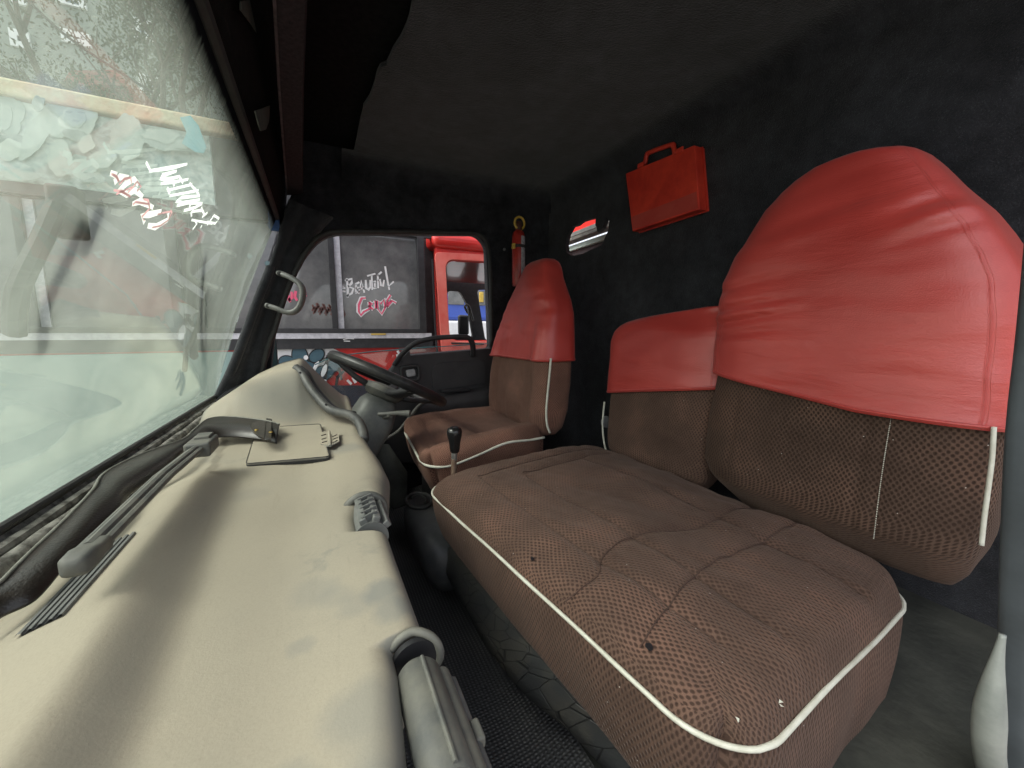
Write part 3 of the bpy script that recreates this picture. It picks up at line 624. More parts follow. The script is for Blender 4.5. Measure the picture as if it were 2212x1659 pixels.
ol=rnd(rel(lp,1.008),.012); MB().tube([Vector((p.x,p.y,oz)) for p in ol+[ol[0]]],.0009,6).build('lid_seam',inkm,lid)
# defroster grille: dark slots with slats on the front slope
def slopez(x,y): return zt(x,y)
gr=MB();sl_=MB()
ga=[(.455,.61)]
for (y0,y1) in ga:
    yy=[y0+(y1-y0)*i/20 for i in range(21)]
    x0,x1=(-.243,-.217)
    gr.grid([[Vector((x,y,slopez(x,y)+.0015)) for x in [x0+(x1-x0)*k/8 for k in range(9)]] for y in yy])
    for k in range(5):
        x=x0+(x1-x0)*k/4
        sl_.grid([[Vector((x-.003,y,slopez(x,y)+.001)),Vector((x-.0015,y,slopez(x,y)+.0035)),Vector((x+.001,y,slopez(x,y)+.0035)),Vector((x+.002,y,slopez(x,y)+.001))] for y in yy])
dg=gr.build('defroster_grille',inkm,da); sl_.build('slat',grplastic,dg)
# rear rim of the instrument hood and gauges face
rim=[P(638,794,'y',1.44),P(652,806,'y',1.42),P(668,834,'y',1.38),P(690,862,'y',1.34),P(712,884,'y',1.30),P(735,892,'y',1.26),P(757,897,'y',1.22),P(775,912,'y',1.17),P(784,934,'y',1.13),P(786,950,'y',1.10)]
MB().tube(cr(rim,6),.0135,12).build('hood_rim',basic('dusty_black_rim',(.035,.037,.037),(.09,.088,.08),rough=.5,ns=22),da,ang=180)
MB().tube(cr([p+Vector((.012,.03,-.004)) for p in rim[:7]],5),.010,8).build('gauge_surround',dkplastic,da,ang=180)
MB().box(P(700,882,'y',1.52),(.05,.09,.05),(Vector((.7,0,-.7)),Y,Vector((.7,0,.7)))).build('gauge_cluster',dkplastic,da,bevel=.01)
for q,yy in (((648,805),1.405),((676,842),1.355),((704,874),1.30),((742,893),1.235)):
    MB().lathe(P(*q,'y',yy),[(.0035,0),(.003,.002)],axis=(.2,-.8,.6),n=10).build('rim_screw',inkm,da)
# defroster slit at far front of hood
fs=MB()
for i in range(3):
    fs.tube(cr([P(466+i*9,868-i*2,'y',1.55-.02*i),P(492+i*9,846-i*3,'y',1.62),P(520+i*9,832-i*3,'y',1.68)],4),.004,6)
fs.build('side_slot',inkm,da)
# air vents in the rear edge
def vent(y0,y1,xc,zc,rad,nsl,big):
    v=MB().lathe((xc,y0,zc),[(rad,0),(rad,y1-y0)],axis=(0,1,0),n=28).build('vent_barrel',grplastic,da)
    hood=[Vector((xc+math.cos(R(a))*(rad+.007),y1+.004,zc+math.sin(R(a))*(rad+.007))) for a in range(150,-61,-10)]
    MB().tube(hood,.0065,8).build('vent_hood',gyplastic,da,ang=180)
    pass
    for i in range(4 if big else 3):
        a=R(110-i*(34 if big else 38)); MB().box((xc+math.cos(a)*rad,(y0+y1)/2,zc+math.sin(a)*rad),(.0055,(y1-y0)/2-.002,.008),(Vector((-math.sin(a),0,math.cos(a))),Y,Vector((math.cos(a),0,math.sin(a))))).build('louvre',gyplastic if big else grplastic,v,bevel=.002)
    if not big:
        for i in range(nsl):
            y=y0+(y1-y0)*(i+.6)/nsl; MB().box((xc+.0,y,zc+rad*.9),(.012,.0016,.012),(Vector((.9,.4,.1)).normalized(),Vector((-.4,.9,0)).normalized(),Z)).build('vane',grplastic,v)
    return v
vent(.556,.640,.052,-.292,.024,5,False)
xc,zc=.060,-.294
vb=MB().lathe((xc,.208,zc),[(.017,0),(.0185,.003),(.0185,.094),(.016,.098)],axis=(0,1,0),n=32).build('vent_barrel',gyplastic,da,ang=60)
MB().tube([(xc+.017,.210,zc-.006),(xc+.017,.300,zc-.006)],.0105,16).build('louvre',gyplastic,vb)
MB().tube([(xc+.004,.210,zc+.0185),(xc+.004,.302,zc+.0185)],.0018,8).build('louvre',gyplastic,vb)
MB().tube([(xc+.027,.212,zc-.014),(xc+.027,.298,zc-.014)],.0065,12).build('louvre',grplastic,vb)
MB().lathe((xc+.002,.318,zc-.001),[(.021,0),(.021,.006)],axis=(0,1,0),n=32).build('vent_mouth',inkm,da)
MB().tube([Vector((xc+.002+math.cos(R(a))*.0225,.329-.010*max(0,math.cos(R(a))),zc+math.sin(R(a))*.0225)) for a in range(150,-61,-8)],.0040,8).build('vent_hood',gyplastic,da,ang=180)
MB().box((.092,.245,-.306),(.004,.009,.005)).build('thumb_tab',gyplastic,vb,bevel=.002)

# ------------------------------------------------------------------ leather strap and spare wiper on the dash
ue=[(604,917),(572,909),(500,901),(452,905),(424,925),(396,949),(340,969),(280,993),(224,1025),(200,1061),(140,1125),(60,1201),(0,1261),(-60,1310)]
le=[(597,957),(560,949),(500,943),(452,947),(428,963),(388,985),(346,1021),(280,1069),(256,1105),(192,1169),(140,1225),(80,1292),(8,1330),(-50,1370)]
zu=[-.236,-.232,-.226,-.224,-.226,-.226,-.222,-.218,-.216,-.216,-.222,-.228,-.232,-.236]
zl=[-.262,-.258,-.250,-.246,-.244,-.240,-.238,-.234,-.232,-.236,-.240,-.246,-.25,-.255]
st=thing('leather_strap',P(400,960,'z',-.22),'wide black leather strap with buckle end lying under the windscreen','strap')
U_=cr([P(*q,'z',z) for q,z in zip(ue,zu)],6); L_=cr([P(*q,'z',z) for q,z in zip(le,zl)],6)
MB().grid([[a,a*.5+b*.5+Z*.002,b] for a,b in zip(U_,L_)]).build('band',leather,st,solid=.004,ang=180)
MB().tube([a+Z*.001 for a in U_],.0022,6).build('pale_edge',basic('pale_leather_edge',(.20,.20,.17),(.10,.10,.08),rough=.5,ns=60),st,ang=180)
def onst(px,py,z=-.238): return P(px,py,'z',z)
lo=[onst(575,907),onst(588,909),onst(586,953),onst(572,954)]
MB().add(lo+[p+Z*.006 for p in lo],[(0,1,2,3),(4,7,6,5),(0,4,5,1),(1,5,6,2),(2,6,7,3),(3,7,4,0)]).build('keeper_loop',leather,st,bevel=.002,smooth=False)
tabp=[(545,918),(562,912),(575,911),(571,952),(560,947),(548,938),(542,928)]
tp=[onst(*q,-.236) for q in tabp]
plate('tab',rnd([(p.x,p.y) for p in tp],.004),[],((0,0,-.2325),X,Y),.004,leather,st)
for q in ((554,929),(585,934)):
    MB().lathe(onst(*q,-.230),[(.0045,0),(.004,.002),(.001,.003)],n=14).build('rivet',brass,st)
wb=thing('spare_wiper_blade',P(300,1080,'z',-.2),'loose grey wiper blade lying on the dashboard across the strap','wiper blade')
p0,p1=P(438,962,'z',-.208),P(198,1188,'z',-.206); d=(p1-p0).normalized(); sd_=Z.cross(d).normalized()
mb=MB()
for o_,h_,r_ in ((-.0095,.000,.0045),(-.002,.004,.005),(.006,.001,.0045)): mb.tube([p0+sd_*o_+Z*h_,p0.lerp(p1,.5)+sd_*o_+Z*(h_+.006),p1+sd_*o_+Z*h_],r_,8)
mb.build('rubber_blade',gyplastic,wb)
MB().box(p0.lerp(p1,.01),(.036,.019,.013),(d,sd_,Z)).build('clip',gyplastic,wb,bevel=.004)
MB().box(p0.lerp(p1,-.035)+Z*.012,(.018,.012,.006),(d,sd_,Z)).build('catch',gyplastic,wb,bevel=.002)
ec=p1+d*.018; axx=(d,sd_,Z)
mb=MB(); 
rws=[(ec-d*.034,sd_,Z,.007,.006),(ec-d*.031,sd_,Z,.0105,.0075),(ec-d*.015,sd_,Z,.0105,.0075),(ec-d*.004,sd_,Z,.0110,.010),(ec+d*.012,sd_,Z,.010,.0095),(ec+d*.017,sd_,Z,.005,.005)]
loft('end_cap',rws,gyplastic,wb,n=24,ex=5)

# ------------------------------------------------------------------ steering wheel and column
swc=Vector((.232,1.50,-.175)); wnr=Vector((.455,.075,.885)).normalized(); wx=(Vector((.89,0,-.455))).normalized(); wx=(wx-wnr*wx.dot(wnr)).normalized(); wy=wnr.cross(wx)
sw=thing('steering_wheel',swc,'worn black steering wheel with silver patches on its rim','steering wheel')
rimr=.212
def wpnt(a,r_,h=0): return swc+wx*math.cos(a)*r_+wy*math.sin(a)*r_+wnr*h
mb=MB(); n=72
rows=[]
for i in range(n+1):
    a=2*math.pi*i/n; c=wpnt(a,rimr); o_=(c-swc).normalized(); rr_=.0185*(1+.03*math.sin(a*36)*(1 if a<1.2 or a>5 else 0))
    rows.append([c+o_*math.cos(t*math.pi/6)*rr_+wnr*math.sin(t*math.pi/6)*rr_ for t in range(13)])
mb.grid(rows).build('rim',wheelm,sw,ang=180)
rows=[]
for i in range(30):       # silver band on part of the far rim
    a=R(20+i*50/29); c=wpnt(a,rimr); o_=(c-swc).normalized(); rows.append([c+o_*math.cos(t*math.pi/6)*.0192+wnr*math.sin(t*math.pi/6)*.0192 for t in range(13)])
MB().grid(rows).build('silver_band',silver,sw,ang=180)
hub=[(.035,-.075),(.06,-.07),(.075,-.05),(.07,-.03),(.03,-.022)]
MB().lathe(swc,[(r_,h) for r_,h in hub],axis=wnr,n=28).build('hub',gyplastic,sw,ang=50)
for a in (R(0+8),R(172),R(70),R(-75)):
    t_=(-wx*math.sin(a)+wy*math.cos(a))
    rows=[(wpnt(a,.05,-.048),t_,wnr,.030,.012),(wpnt(a,.11,-.038),t_,wnr,.024,.011),(wpnt(a,.17,-.018),t_,wnr,.018,.010),(wpnt(a,.205,-.002),t_,wnr,.016,.010)]
    loft('spoke',rows,dkplastic,sw,n=20,ex=4)
cl=thing('steering_column',swc-wnr*.35,'dusty grey steering column shroud below the wheel','steering column')
rows=[(swc-wnr*.075,wy,wx,.055,.05),(swc-wnr*.10,wy,wx,.075,.065),(swc-wnr*.16,wy,wx,.085,.075),(swc-wnr*.27-wx*.015,wy,wx,.080,.080),(swc-wnr*.42-wx*.04,wy,wx,.075,.085),(swc-wnr*.60-wx*.06,wy,wx,.06,.07)]
loft('shroud',rows,basic('column_grey',(.075,.08,.078),(.14,.145,.13),rough=.55,ns=14,bump=.3,bs=400,dist=.0006),cl,n=40,ex=4.5)
MB().tube([swc-wnr*.13-wy*.07+wx*.02,swc-wnr*.115-wy*.105+wx*.035],[.013,.011],12).build('ignition_barrel',gyplastic,cl)
MB().tube([swc-wnr*.13-wy*.08,swc-wnr*.10-wy*.12+wx*.05,swc-wnr*.085-wy*.145+wx*.085],[.007,.008,.012],10).build('stalk',gyplastic,cl)

# ------------------------------------------------------------------ driver door trim
dd=thing('driver_door',(.7,1.86,-.4),'black plastic driver door with curved pull rail and armrest','door')
trim=[P2(*q,1.85) for q in [(846,792),(862,774),(884,767),(1056,752),(1090,750),(1100,1000),(820,1000),(800,960),(820,880)]]
plate('trim_panel',rnd(trim,[.02,.03,.03,.01,0,0,0,0,.05]),[],((0,1.862,0),X,Z),.04,doorpl,dd,bevel=.008)
ins=[P2(*q,1.84) for q in [(932,798),(945,783),(1040,778),(1050,790),(1050,828),(935,846)]]
plate('inset_panel',rnd(ins,.02),[],((0,1.841,0),X,Z),.008,doorpl,dd,bevel=.003)
mb=MB(); 
rows=[]
for i in range(12):
    t=i/11; a=P(900+t*200,858-t*28,'y',1.84); rows.append([a+Vector((0,.0,.004)),a+Vector((0,-.05,.0)),a+Vector((0,-.072,-.012)),a+Vector((0,-.075,-.05)),a+Vector((0,-.06,-.12)),a+Vector((0,-.01,-.22))])
mb.grid(rows).build('armrest',doorpl,dd,ang=180)
MB().box(P(985,843,'y',1.79),(.07,.012,.008)).build('pull_pocket',inkm,dd,bevel=.004)
rail=cr([P(*q,'y',y) for q,y in [((852,788),1.83),((866,768),1.80),((884,750),1.77),((905,738),1.76),((935,731),1.755),((970,728),1.755),((1000,727),1.755),((1014,731),1.76),((1020,741),1.775),((1022,755),1.80),((1022,768),1.83)]],5)
MB().tube(rail,.014,10,flat=.75).build('pull_rail',gyplastic if False else doorpl,dd,ang=180)
MB().add([P(*q,'y',1.835) for q in [(853,790),(884,757),(888,775),(885,786),(862,792)]],[(0,1,2,3,4)]).build('rail_web',doorpl,dd,solid=.012,smooth=False)
rg=[P2(*q,1.835) for q in [(862,790),(906,786),(908,822),(868,826)]]; rgi=[P2(*q,1.835) for q in [(868,796),(901,792),(902,816),(873,820)]]
bz=plate('release_bezel',rnd(rg,.02),[rnd(rgi,.015)],((0,1.832,0),X,Z),.02,gyplastic if False else dkplastic,dd,bevel=.004)
plate('release_lever',rnd([P2(*q,1.83) for q in [(876,800),(896,796),(899,812),(880,815)]],.01),[],((0,1.836,0),X,Z),.012,silver,bz,bevel=.003)
mb=MB()
for i in range(6): a=P(1040,892+i*5,'y',1.80); mb.tube([a-X*.05,a+X*.10],.003,6)
mb.build('speaker_slot',inkm,dd)
for q in ((868,781),(1014,766),(1030,842),(945,852)): MB().lathe(P(*q,'y',1.832),[(.005,0),(.005,.003),(.002,.004)],axis=(0,-1,0),n=12).build('screw',rubber,dd)
# frame of the door window: blue painted edge and pane
MB().tube([P(*q,'y',1.915) for q in [(1052,530),(1056,600),(1058,680),(1059,752)]],.008,8).build('blue_frame_edge',blue,dd)
MB().tube([P(*q,'y',1.93) for q in [(1047,530),(1051,600),(1053,680),(1054,752)]],.003,6).build('teal_frame_edge',teal,dd)
pane=[P2(*q,1.93) for q in [(640,830),(700,775),(860,757),(1058,744),(1058,780),(1058,900),(640,900)]]
plate('window_pane',pane,[],((0,1.935,0),X,Z),.004,sideglass,dd)
MB().tube([P(*q,'y',1.935) for q in [(680,788),(720,770),(800,760),(900,752),(1058,742)]],.0025,6).build('pane_edge',teal,dd)
MB().tube(cr([P(*q,'y',1.76) for q in [(914,868),(900,882),(880,908),(862,930),(840,945),(815,956)]],5),.008,8).build('door_seal',gyplastic,dd,ang=180)
tq=thing('quarter_panel',P(592,790,'y',2.0),'narrow teal corner panel outside the window beside the front pillar','panel')
plate('panel',[P2(*q,2.0) for q in [(578,732),(597,732),(602,800),(606,900),(570,900)]],[],((0,2.0,0),X,Z),.02,basic('dark_teal',(.03,.075,.08),(.02,.05,.055),rough=.6),tq,bevel=.003)

# ------------------------------------------------------------------ fire extinguisher and first aid case
fe=thing('fire_extinguisher',P(1120,585,'y',1.72),'small red fire extinguisher with grey label strapped upright in the rear corner','fire extinguisher')
c=P(1120,585,'y',1.72); 
def hh(py): return P(1120,py,'y',1.72).z
z0,z1=hh(620),hh(500); rr_=.031
MB().lathe((c.x,c.y,z0),[(.01,0),(rr_*.9,.004),(rr_,.015),(rr_,z1-z0-.02),(rr_*.8,z1-z0-.004),(.014,z1-z0+.008)],n=32).build('cylinder',redtin,fe,ang=60)
rows=[]
for a in range(-150,41,8):
    d_=Vector((math.cos(R(a)),math.sin(R(a)),0))*(rr_+.0006); rows.append([Vector((c.x,c.y,z0+.02))+d_,Vector((c.x,c.y,z1-.025))+d_])
MB().grid(rows[7:]).build('label',basic('grey_label',(.42,.42,.44),(.25,.25,.27),rough=.5,ns=90,lo=.5,hi=.6),fe,ang=180)
MB().lathe((c.x,c.y,z1),[(.016,0),(.018,.03),(.012,.045)],n=20).build('valve',brownm,fe)
MB().tube([Vector((c.x+math.cos(R(a))*.026,c.y-.01,z1+.036+math.sin(R(a))*.028)) for a in range(-60,241,15)],.0055,8).build('yellow_guard',yellow,fe)
for h in (.26,): 
    MB().lathe((c.x,c.y,z0+(z1-z0)*.70),[(rr_+.0025,0),(rr_+.0025,.014)],n=32).build('strap',rubber,fe)
    MB().box((c.x-rr_-.002,c.y-.012,z0+(z1-z0)*.72),(.006,.01,.012)).build('strap_clip',yellow,fe,bevel=.002)
sc=MB().lathe(P(1089,539,'y',1.868),[(.007,0),(.007,.006),(.003,.007)],axis=(0,-1,0),n=6); tag(sc.build('bolt_head',chrome),'small bright bolt head left of the fire extinguisher','bolt')

ca=[(1351,375),(1500,313),(1511,452),(1366,500)]
fx=1.122; cp=[P(*q,'x',fx) for q in ca]
fk=thing('first_aid_case',sum(cp,Vector())/4,'flat red plastic carrying case hung tilted on the black back wall','case')
back=[p+X*.035 for p in cp]
MB().add(cp+back,[(0,1,2,3),(4,7,6,5),(0,4,5,1),(1,5,6,2),(2,6,7,3),(3,7,4,0)]).build('lid_half',redplas,fk,smooth=False,bevel=.003)
ctr=sum(cp,Vector())/4
b2=[ctr+(p-ctr)*1.02+X*.036 for p in cp]; b3=[p+X*.003 for p in b2]; MB().add(b2+b3,[(0,1,2,3),(4,7,6,5),(0,4,5,1),(1,5,6,2),(2,6,7,3),(3,7,4,0)]).build('seam_lip',redplas,fk,smooth=False,bevel=.001)
b4=[p+X*.0405 for p in cp]; b5=[p+X*.034 for p in b4]
b5=[p for p in b5]
MB().add(b4+b5,[(0,1,2,3),(4,7,6,5),(0,4,5,1),(1,5,6,2),(2,6,7,3),(3,7,4,0)]).build('base_half',redplas,fk,smooth=False,bevel=.003)
# lower band pressed in the lid
def lerp4(u,v): return cp[0].lerp(cp[1],u).lerp(cp[3].lerp(cp[2],u),v)
q=[lerp4(.02,.76),lerp4(.98,.72),lerp4(.98,.97),lerp4(.02,.97)]
MB().add([p-X*.0015 for p in q]+[p+X*.001 for p in q],[(0,1,2,3),(4,7,6,5),(0,4,5,1),(1,5,6,2),(2,6,7,3),(3,7,4,0)]).build('label_band',basic('rubbed_red',(.50,.07,.05),(.46,.05,.035),rough=.5,ns=14),fk,smooth=False)
hd=cr([P(*q,'x',fx+.03) for q in [(1393,357),(1397,336),(1404,329),(1450,313),(1455,317),(1458,334)]],4)
MB().tube(hd,.0085,8).build('handle',redplas,fk,ang=180)
for q in ((1384,357),(1468,325)): MB().box(P(*q,'x',fx-.002),(.003,.014,.008)).build('latch',redplas,fk,bevel=.001)
# what shows through the torn hole: the load body behind the cab
rb=thing('load_body_front',(1.5,1.9,.3),'red and grey front wall of the load body seen through the torn hole','load body')
MB().box((1.55,1.6,.86),(.02,1.0,.225)).build('red_panel',redp,rb,smooth=False)
MB().box((1.50,1.6,.615),(.03,1.0,.013)).build('grey_rail',grplastic,rb,smooth=False,bevel=.003)
MB().box((1.47,1.6,.577),(.03,1.0,.010)).build('grey_rail',gyplastic,rb,smooth=False,bevel=.003)
MB().box((1.50,1.6,.538),(.02,1.0,.014)).build('painted_daylight_strip',cream,rb,smooth=False)  # pale strip painted in for the bright daylight gap behind the cab
MB().box((1.52,1.6,.26),(.02,1.0,.262)).build('dark_panel',busblk,rb,smooth=False)

# ------------------------------------------------------------------ seats
def wr(p,s,a): return noise.noise(p*s)*a
# --- passenger bench cushion
ztop,zbot=-.404,-.565
front=lambda px,py,z=-.42:P(px,py,'z',z)
FN=Vector((.352,.170,ztop)); FF=Vector((.238,1.03,ztop)); RN=Vector((.94,.205,ztop-.004)); RF=Vector((.90,1.10,ztop+.005))
FN=Vector((.346,.192,ztop)); RN=Vector((.895,.238,ztop-.004))
Cn={(0,0,1):FN,(0,1,1):FF,(1,0,1):RN,(1,1,1):RF,(0,0,0):Vector((.355,.20,-.60)),(0,1,0):Vector((.27,1.02,zbot)),(1,0,0):Vector((.82,.24,-.70)),(1,1,0):Vector((.88,1.07,zbot))}
bench=thing('passenger_bench',(.6,.6,-.57),'double passenger bench in brown net cloth with red headrest covers, closest to the camera','bench seat')
bh=(.315,.43,.075)
# seams in local metric coordinates (x front- rear+, y near- far+)
seams=[([(-.195,-.34),(-.205,-.1),(-.205,.15),(-.20,.31),(-.18,.335),(-.02,.355),(.28,.345)],.0075,.0055),
       ([(-.10,-.38),(-.09,-.1),(-.09,.20),(-.08,.28),(-.05,.295),(.25,.295)],.0065,.005),
       ([(.13,-.40),(.14,-.1),(.135,.28)],.0055,.005),
       ([(-.315,-.17),(-.24,-.165),(-.19,-.13),(-.08,-.115),(.08,-.155),(.31,-.16)],.005,.005),
       ([(-.29,-.29),(-.2,-.27),(-.06,-.245),(.1,-.25),(.30,-.25)],.0035,.0045)]
def segd(p,a,b):
    ab=b-a; t=max(0,min(1,(p-a).dot(ab)/ab.length_squared)); return (p-(a+ab*t)).length
SG=[[(Vector(a),Vector(b)) for a,b in zip(s[0],s[0][1:])] for s in seams]
def brelief(p,hx,hy,hz):
    top=sm(.2*hz,hz*.9,p.z)
    q=Vector((p.x,p.y))
    d=0
    if top>0:
        for s,sg in zip(seams,SG):
            m_=min(segd(q,a,b) for a,b in sg);
            if m_<.06: d-=s[1]*.45*math.exp(-(m_/(s[2]+.004))**2)+.0015*math.exp(-(m_/.03)**2)
        crown=(1-(p.x/hx)**4)*(1-(p.y/hy)**4)
        d+=.022*crown-.012*math.exp(-((p.x+.02)/.11)**2-((p.y-.16)/.16)**2)
        d-=.010*math.exp(-((p.x-.05)/.13)**2-((p.y+.18)/.14)**2)
        n_=Vector((p.x*7,p.y*7,1.7)); d+=noise.noise(n_)*.006+noise.noise(Vector((p.x*30+p.y*12,p.y*8,4)))*.0022+noise.noise(Vector((p.x*16,p.y*22,9)))*.0020
        d+=.016*sm(.6*hy,hy,p.y)*(1-(p.x/hx)**2)   # raised far end
    r=p.copy(); r.z+=d*top
    side=1-top; w_=noise.noise(Vector((p.x*9,p.y*9,p.z*9+3)))
    if abs(p.x)>hx*.9: r.x+=math.copysign(.010*(1-(p.z/hz)**2)+.005*w_,p.x)
    if abs(p.y)>hy*.93: r.y+=math.copysign(.010*(1-(p.z/hz)**2)+.005*w_,p.y)
    return r
cush,T=hexbox('seat_cushion',Cn,bh,.030,.085,(170,230,26),fab,bench,brelief)
threadm=basic('seam_thread',(.05,.028,.02),(.09,.05,.036),rough=.9,ns=80)
for sg_ in seams:
    ln=[Vector((p.x,p.y)) for p in cr([Vector((a,b_,0)) for a,b_ in sg_[0]],14)]
    tp_=[]
    for q in ln:
        pz=brelief(Vector((q.x,q.y,bh[2])),*bh); tp_.append(T(pz.x,pz.y,pz.z)+Z*.0011)
    MB().tube(tp_,.0010,5).build('seam',threadm,cush,ang=180)
# piping round the top edge
hx,hy,hz=bh; pip=[]
RR_=.085; e=.009
def rp(x,y):  # rounded-plan point slightly inside edge
    return T(x,y,hz*.80)
path=[]
for i in range(6,12): a=R(90*i/12); path.append((hx-RR_+RR_*math.cos(a),-hy+RR_-RR_*math.sin(a)))
for i in range(24): path.append((hx-RR_-(hx*2-2*RR_)*i/23, -hy))       # near side, rear -> front
for i in range(1,12):
    a=R(90*i/12); path.append((-hx+RR_-RR_*math.sin(a),-hy+RR_-RR_*math.cos(a)))
for i in range(50): path.append((-hx,-hy+RR_+(2*hy-2*RR_)*i/49))
for i in range(1,14):
    a=R(90*i/12); 
    if i<13: path.append((-hx+RR_-RR_*math.cos(a),hy-RR_+RR_*math.sin(a)))
pts=[]
for x,y in path:
    p=T(x,y,hz*(.74+.04*noise.noise(Vector((x*5,y*5,0))))); d=Vector((x/hx*.005 if abs(x)>hx*.8 else 0,y/hy*.004 if abs(y)>hy*.8 else 0,0)); pts.append(p+d)
MB().tube(pts,[.0032+.0003*noise.noise(p*30) for p in pts],8).build('piping',pipm,cush,ang=180)
# torn holes and pale lint
def topz(px,py):
    return P(px,py,'z',-.395)
for q,s in (((1150,1210),.0045),((1402,1401),.0055)):
    c=P(*q,'z',-.402); mb=MB(); 
    ring_=[(c.x+math.cos(R(a))*s*random.uniform(.5,1.1),c.y+math.sin(R(a))*s*random.uniform(.5,1.1)) for a in range(0,360,36)]
    plate('torn_spot',ring_,[],((0,0,c.z+.003),X,Y),.003,inkm,cush)
for q in ((1687,1525),(1593,1560),(1790,1335)):
    c=P(*q,'z',-.400); MB().add([c+Vector((random.uniform(-.004,.004),random.uniform(-.004,.004),.003)) for _ in range(5)],[(0,1,2),(2,3,4)]).build('lint',pipm,cush,smooth=False)

# --- generic backrest
def backrest(parent,mat,a,b,depth,outl,zc0,recl,name='backrest',relief=None,n=96,ex=5,steps=46,grow=0,zmin=None,zmax=None):
    """outl: table z -> (y_near,y_far); front face plane x=a+b*z"""
    zs=sorted(outl); z0=zs[0][0]; z1=zs[-1][0]
    lo_,hi_=(zmin if zmin is not None else z0),(z1)
    rows=[]
    tab_n=[(z,v[0]) for z,v in zs]; tab_f=[(z,v[1]) for z,v in zs]; tab_d=[(z,v[2]) for z,v in zs]
    for i in range(steps+1):
        t=i/steps; t=t if t<.5 else t; z=lo_+(hi_-lo_)*t
        if t>.8: z=lo_+(hi_-lo_)*(.8+.2*math.sin((t-.8)/.2*math.pi/2))
        yn,yf,df=interp(tab_n,z),interp(tab_f,z),interp(tab_d,z)
        x=a+b*z; hd=depth/2*df
        rows.append((Vector((x+depth/2,(yn+yf)/2,z))-Vector((-b,0,0))*0,Y,X,(yf-yn)/2+grow,hd+grow))
    return loft(name,rows,mat,parent,n=n,ex=ex,relief=relief,capb=(zmin is None))
def smooth_tab(pts,n=8):
    v=[Vector(p) if len(p)==4 else Vector((*p,)) for p in pts]
    return pts
def outline(pts,a,b,mirror_c=None):
    """pts: list of (pxL,pyL) with near y -> returns z,(yfar)"""
    return [(lambda q:(q.z,q.y))(Pp(x,y,a,b)) for x,y in pts]
# big near backrest
A_,B_=.928,.10
far=[(-.424,.574),(-.40,.61),(-.365,.655),(-.329,.678),(-.2,.680),(-.102,.672),(.024,.680),(.121,.676),(.185,.650),(.234,.624),(.287,.597),(.318,.570),(.336,.545),(.347,.515),(.3535,.47)]
near=[(-.424,.21),(-.40,.195),(-.365,.186),(-.329,.182),(-.2,.180),(-.1,.181),(.014,.190),(.08,.203),(.12,.217),(.16,.238),(.20,.262),(.25,.300),(.30,.335),(.330,.358),(.343,.38),(.350,.41),(.3535,.44)]
ztopb=.3535; zlo=-.424
zs=sorted({z for z,_ in far}|{z for z,_ in near})
tabl=[(z,(interp(near,z),interp(far,z),(.45+.55*sm(zlo,zlo+.06,z))*(1-.50*sm(.10,ztopb,z)**1.5))) for z in zs]
tabl=tabl[:-1]+[(ztopb,(.44,.47,.25))]
def brl(x,y,t,S,D,p):
    r=Vector((0,0,0))
    if y<0:
        m_=(1-abs(x)**4)
        r-=D*(.014*m_); 
        r+=D*(noise.noise(p*6)*.008+noise.noise(Vector((p.y*9,p.z*26,2)))*.004)*m_
        for yy,dp in ((.585,.004),(.33,.0035),(.30,.0025)): r+=D*dp*math.exp(-((p.y-yy)/.006)**2)
    r+=S*noise.noise(p*11)*.004
    return r
bk=backrest(bench,fabd,A_,B_,.14,tabl,0,0,'backrest',brl,n=140,ex=5,steps=60); tag(bk,'tall nearest backrest, dark brown below with a red cover over its shoulders')
def redrl(x,y,t,S,D,p):
    r=Vector((0,0,0))
    if y<0:
        m_=(1-abs(x)**4); r-=D*(.014*m_)
        # puckers fanning from the far edge
        k=max(0,(x+0.0)); 
        for (zz,am,wd) in ((.055,.0075,.006),(.035,-.006,.006),(.020,.007,.006),(-.012,.0055,.008),(.105,.005,.009)):
            r+=D*am*math.exp(-((p.z-zz-.03*(1-x))/wd)**2)*sm(-.1,.8,x)*(1-sm(.93,1,x))*1.7
        for (zz,am,wd) in ((.235,.009,.010),(.205,-.009,.010),(.18,.006,.009)):
            r+=D*am*math.exp(-((p.z-zz+.05*(x+1))/wd)**2)*sm(-.35,-.85,x)
        r+=D*(noise.noise(Vector((p.y*5,p.z*13,8)))*.008+noise.noise(Vector((p.y*7,p.z*34,3)))*.0035)
    r+=S*noise.noise(p*10)*.004
    # hem line sag is modelled by the cut below
    return r
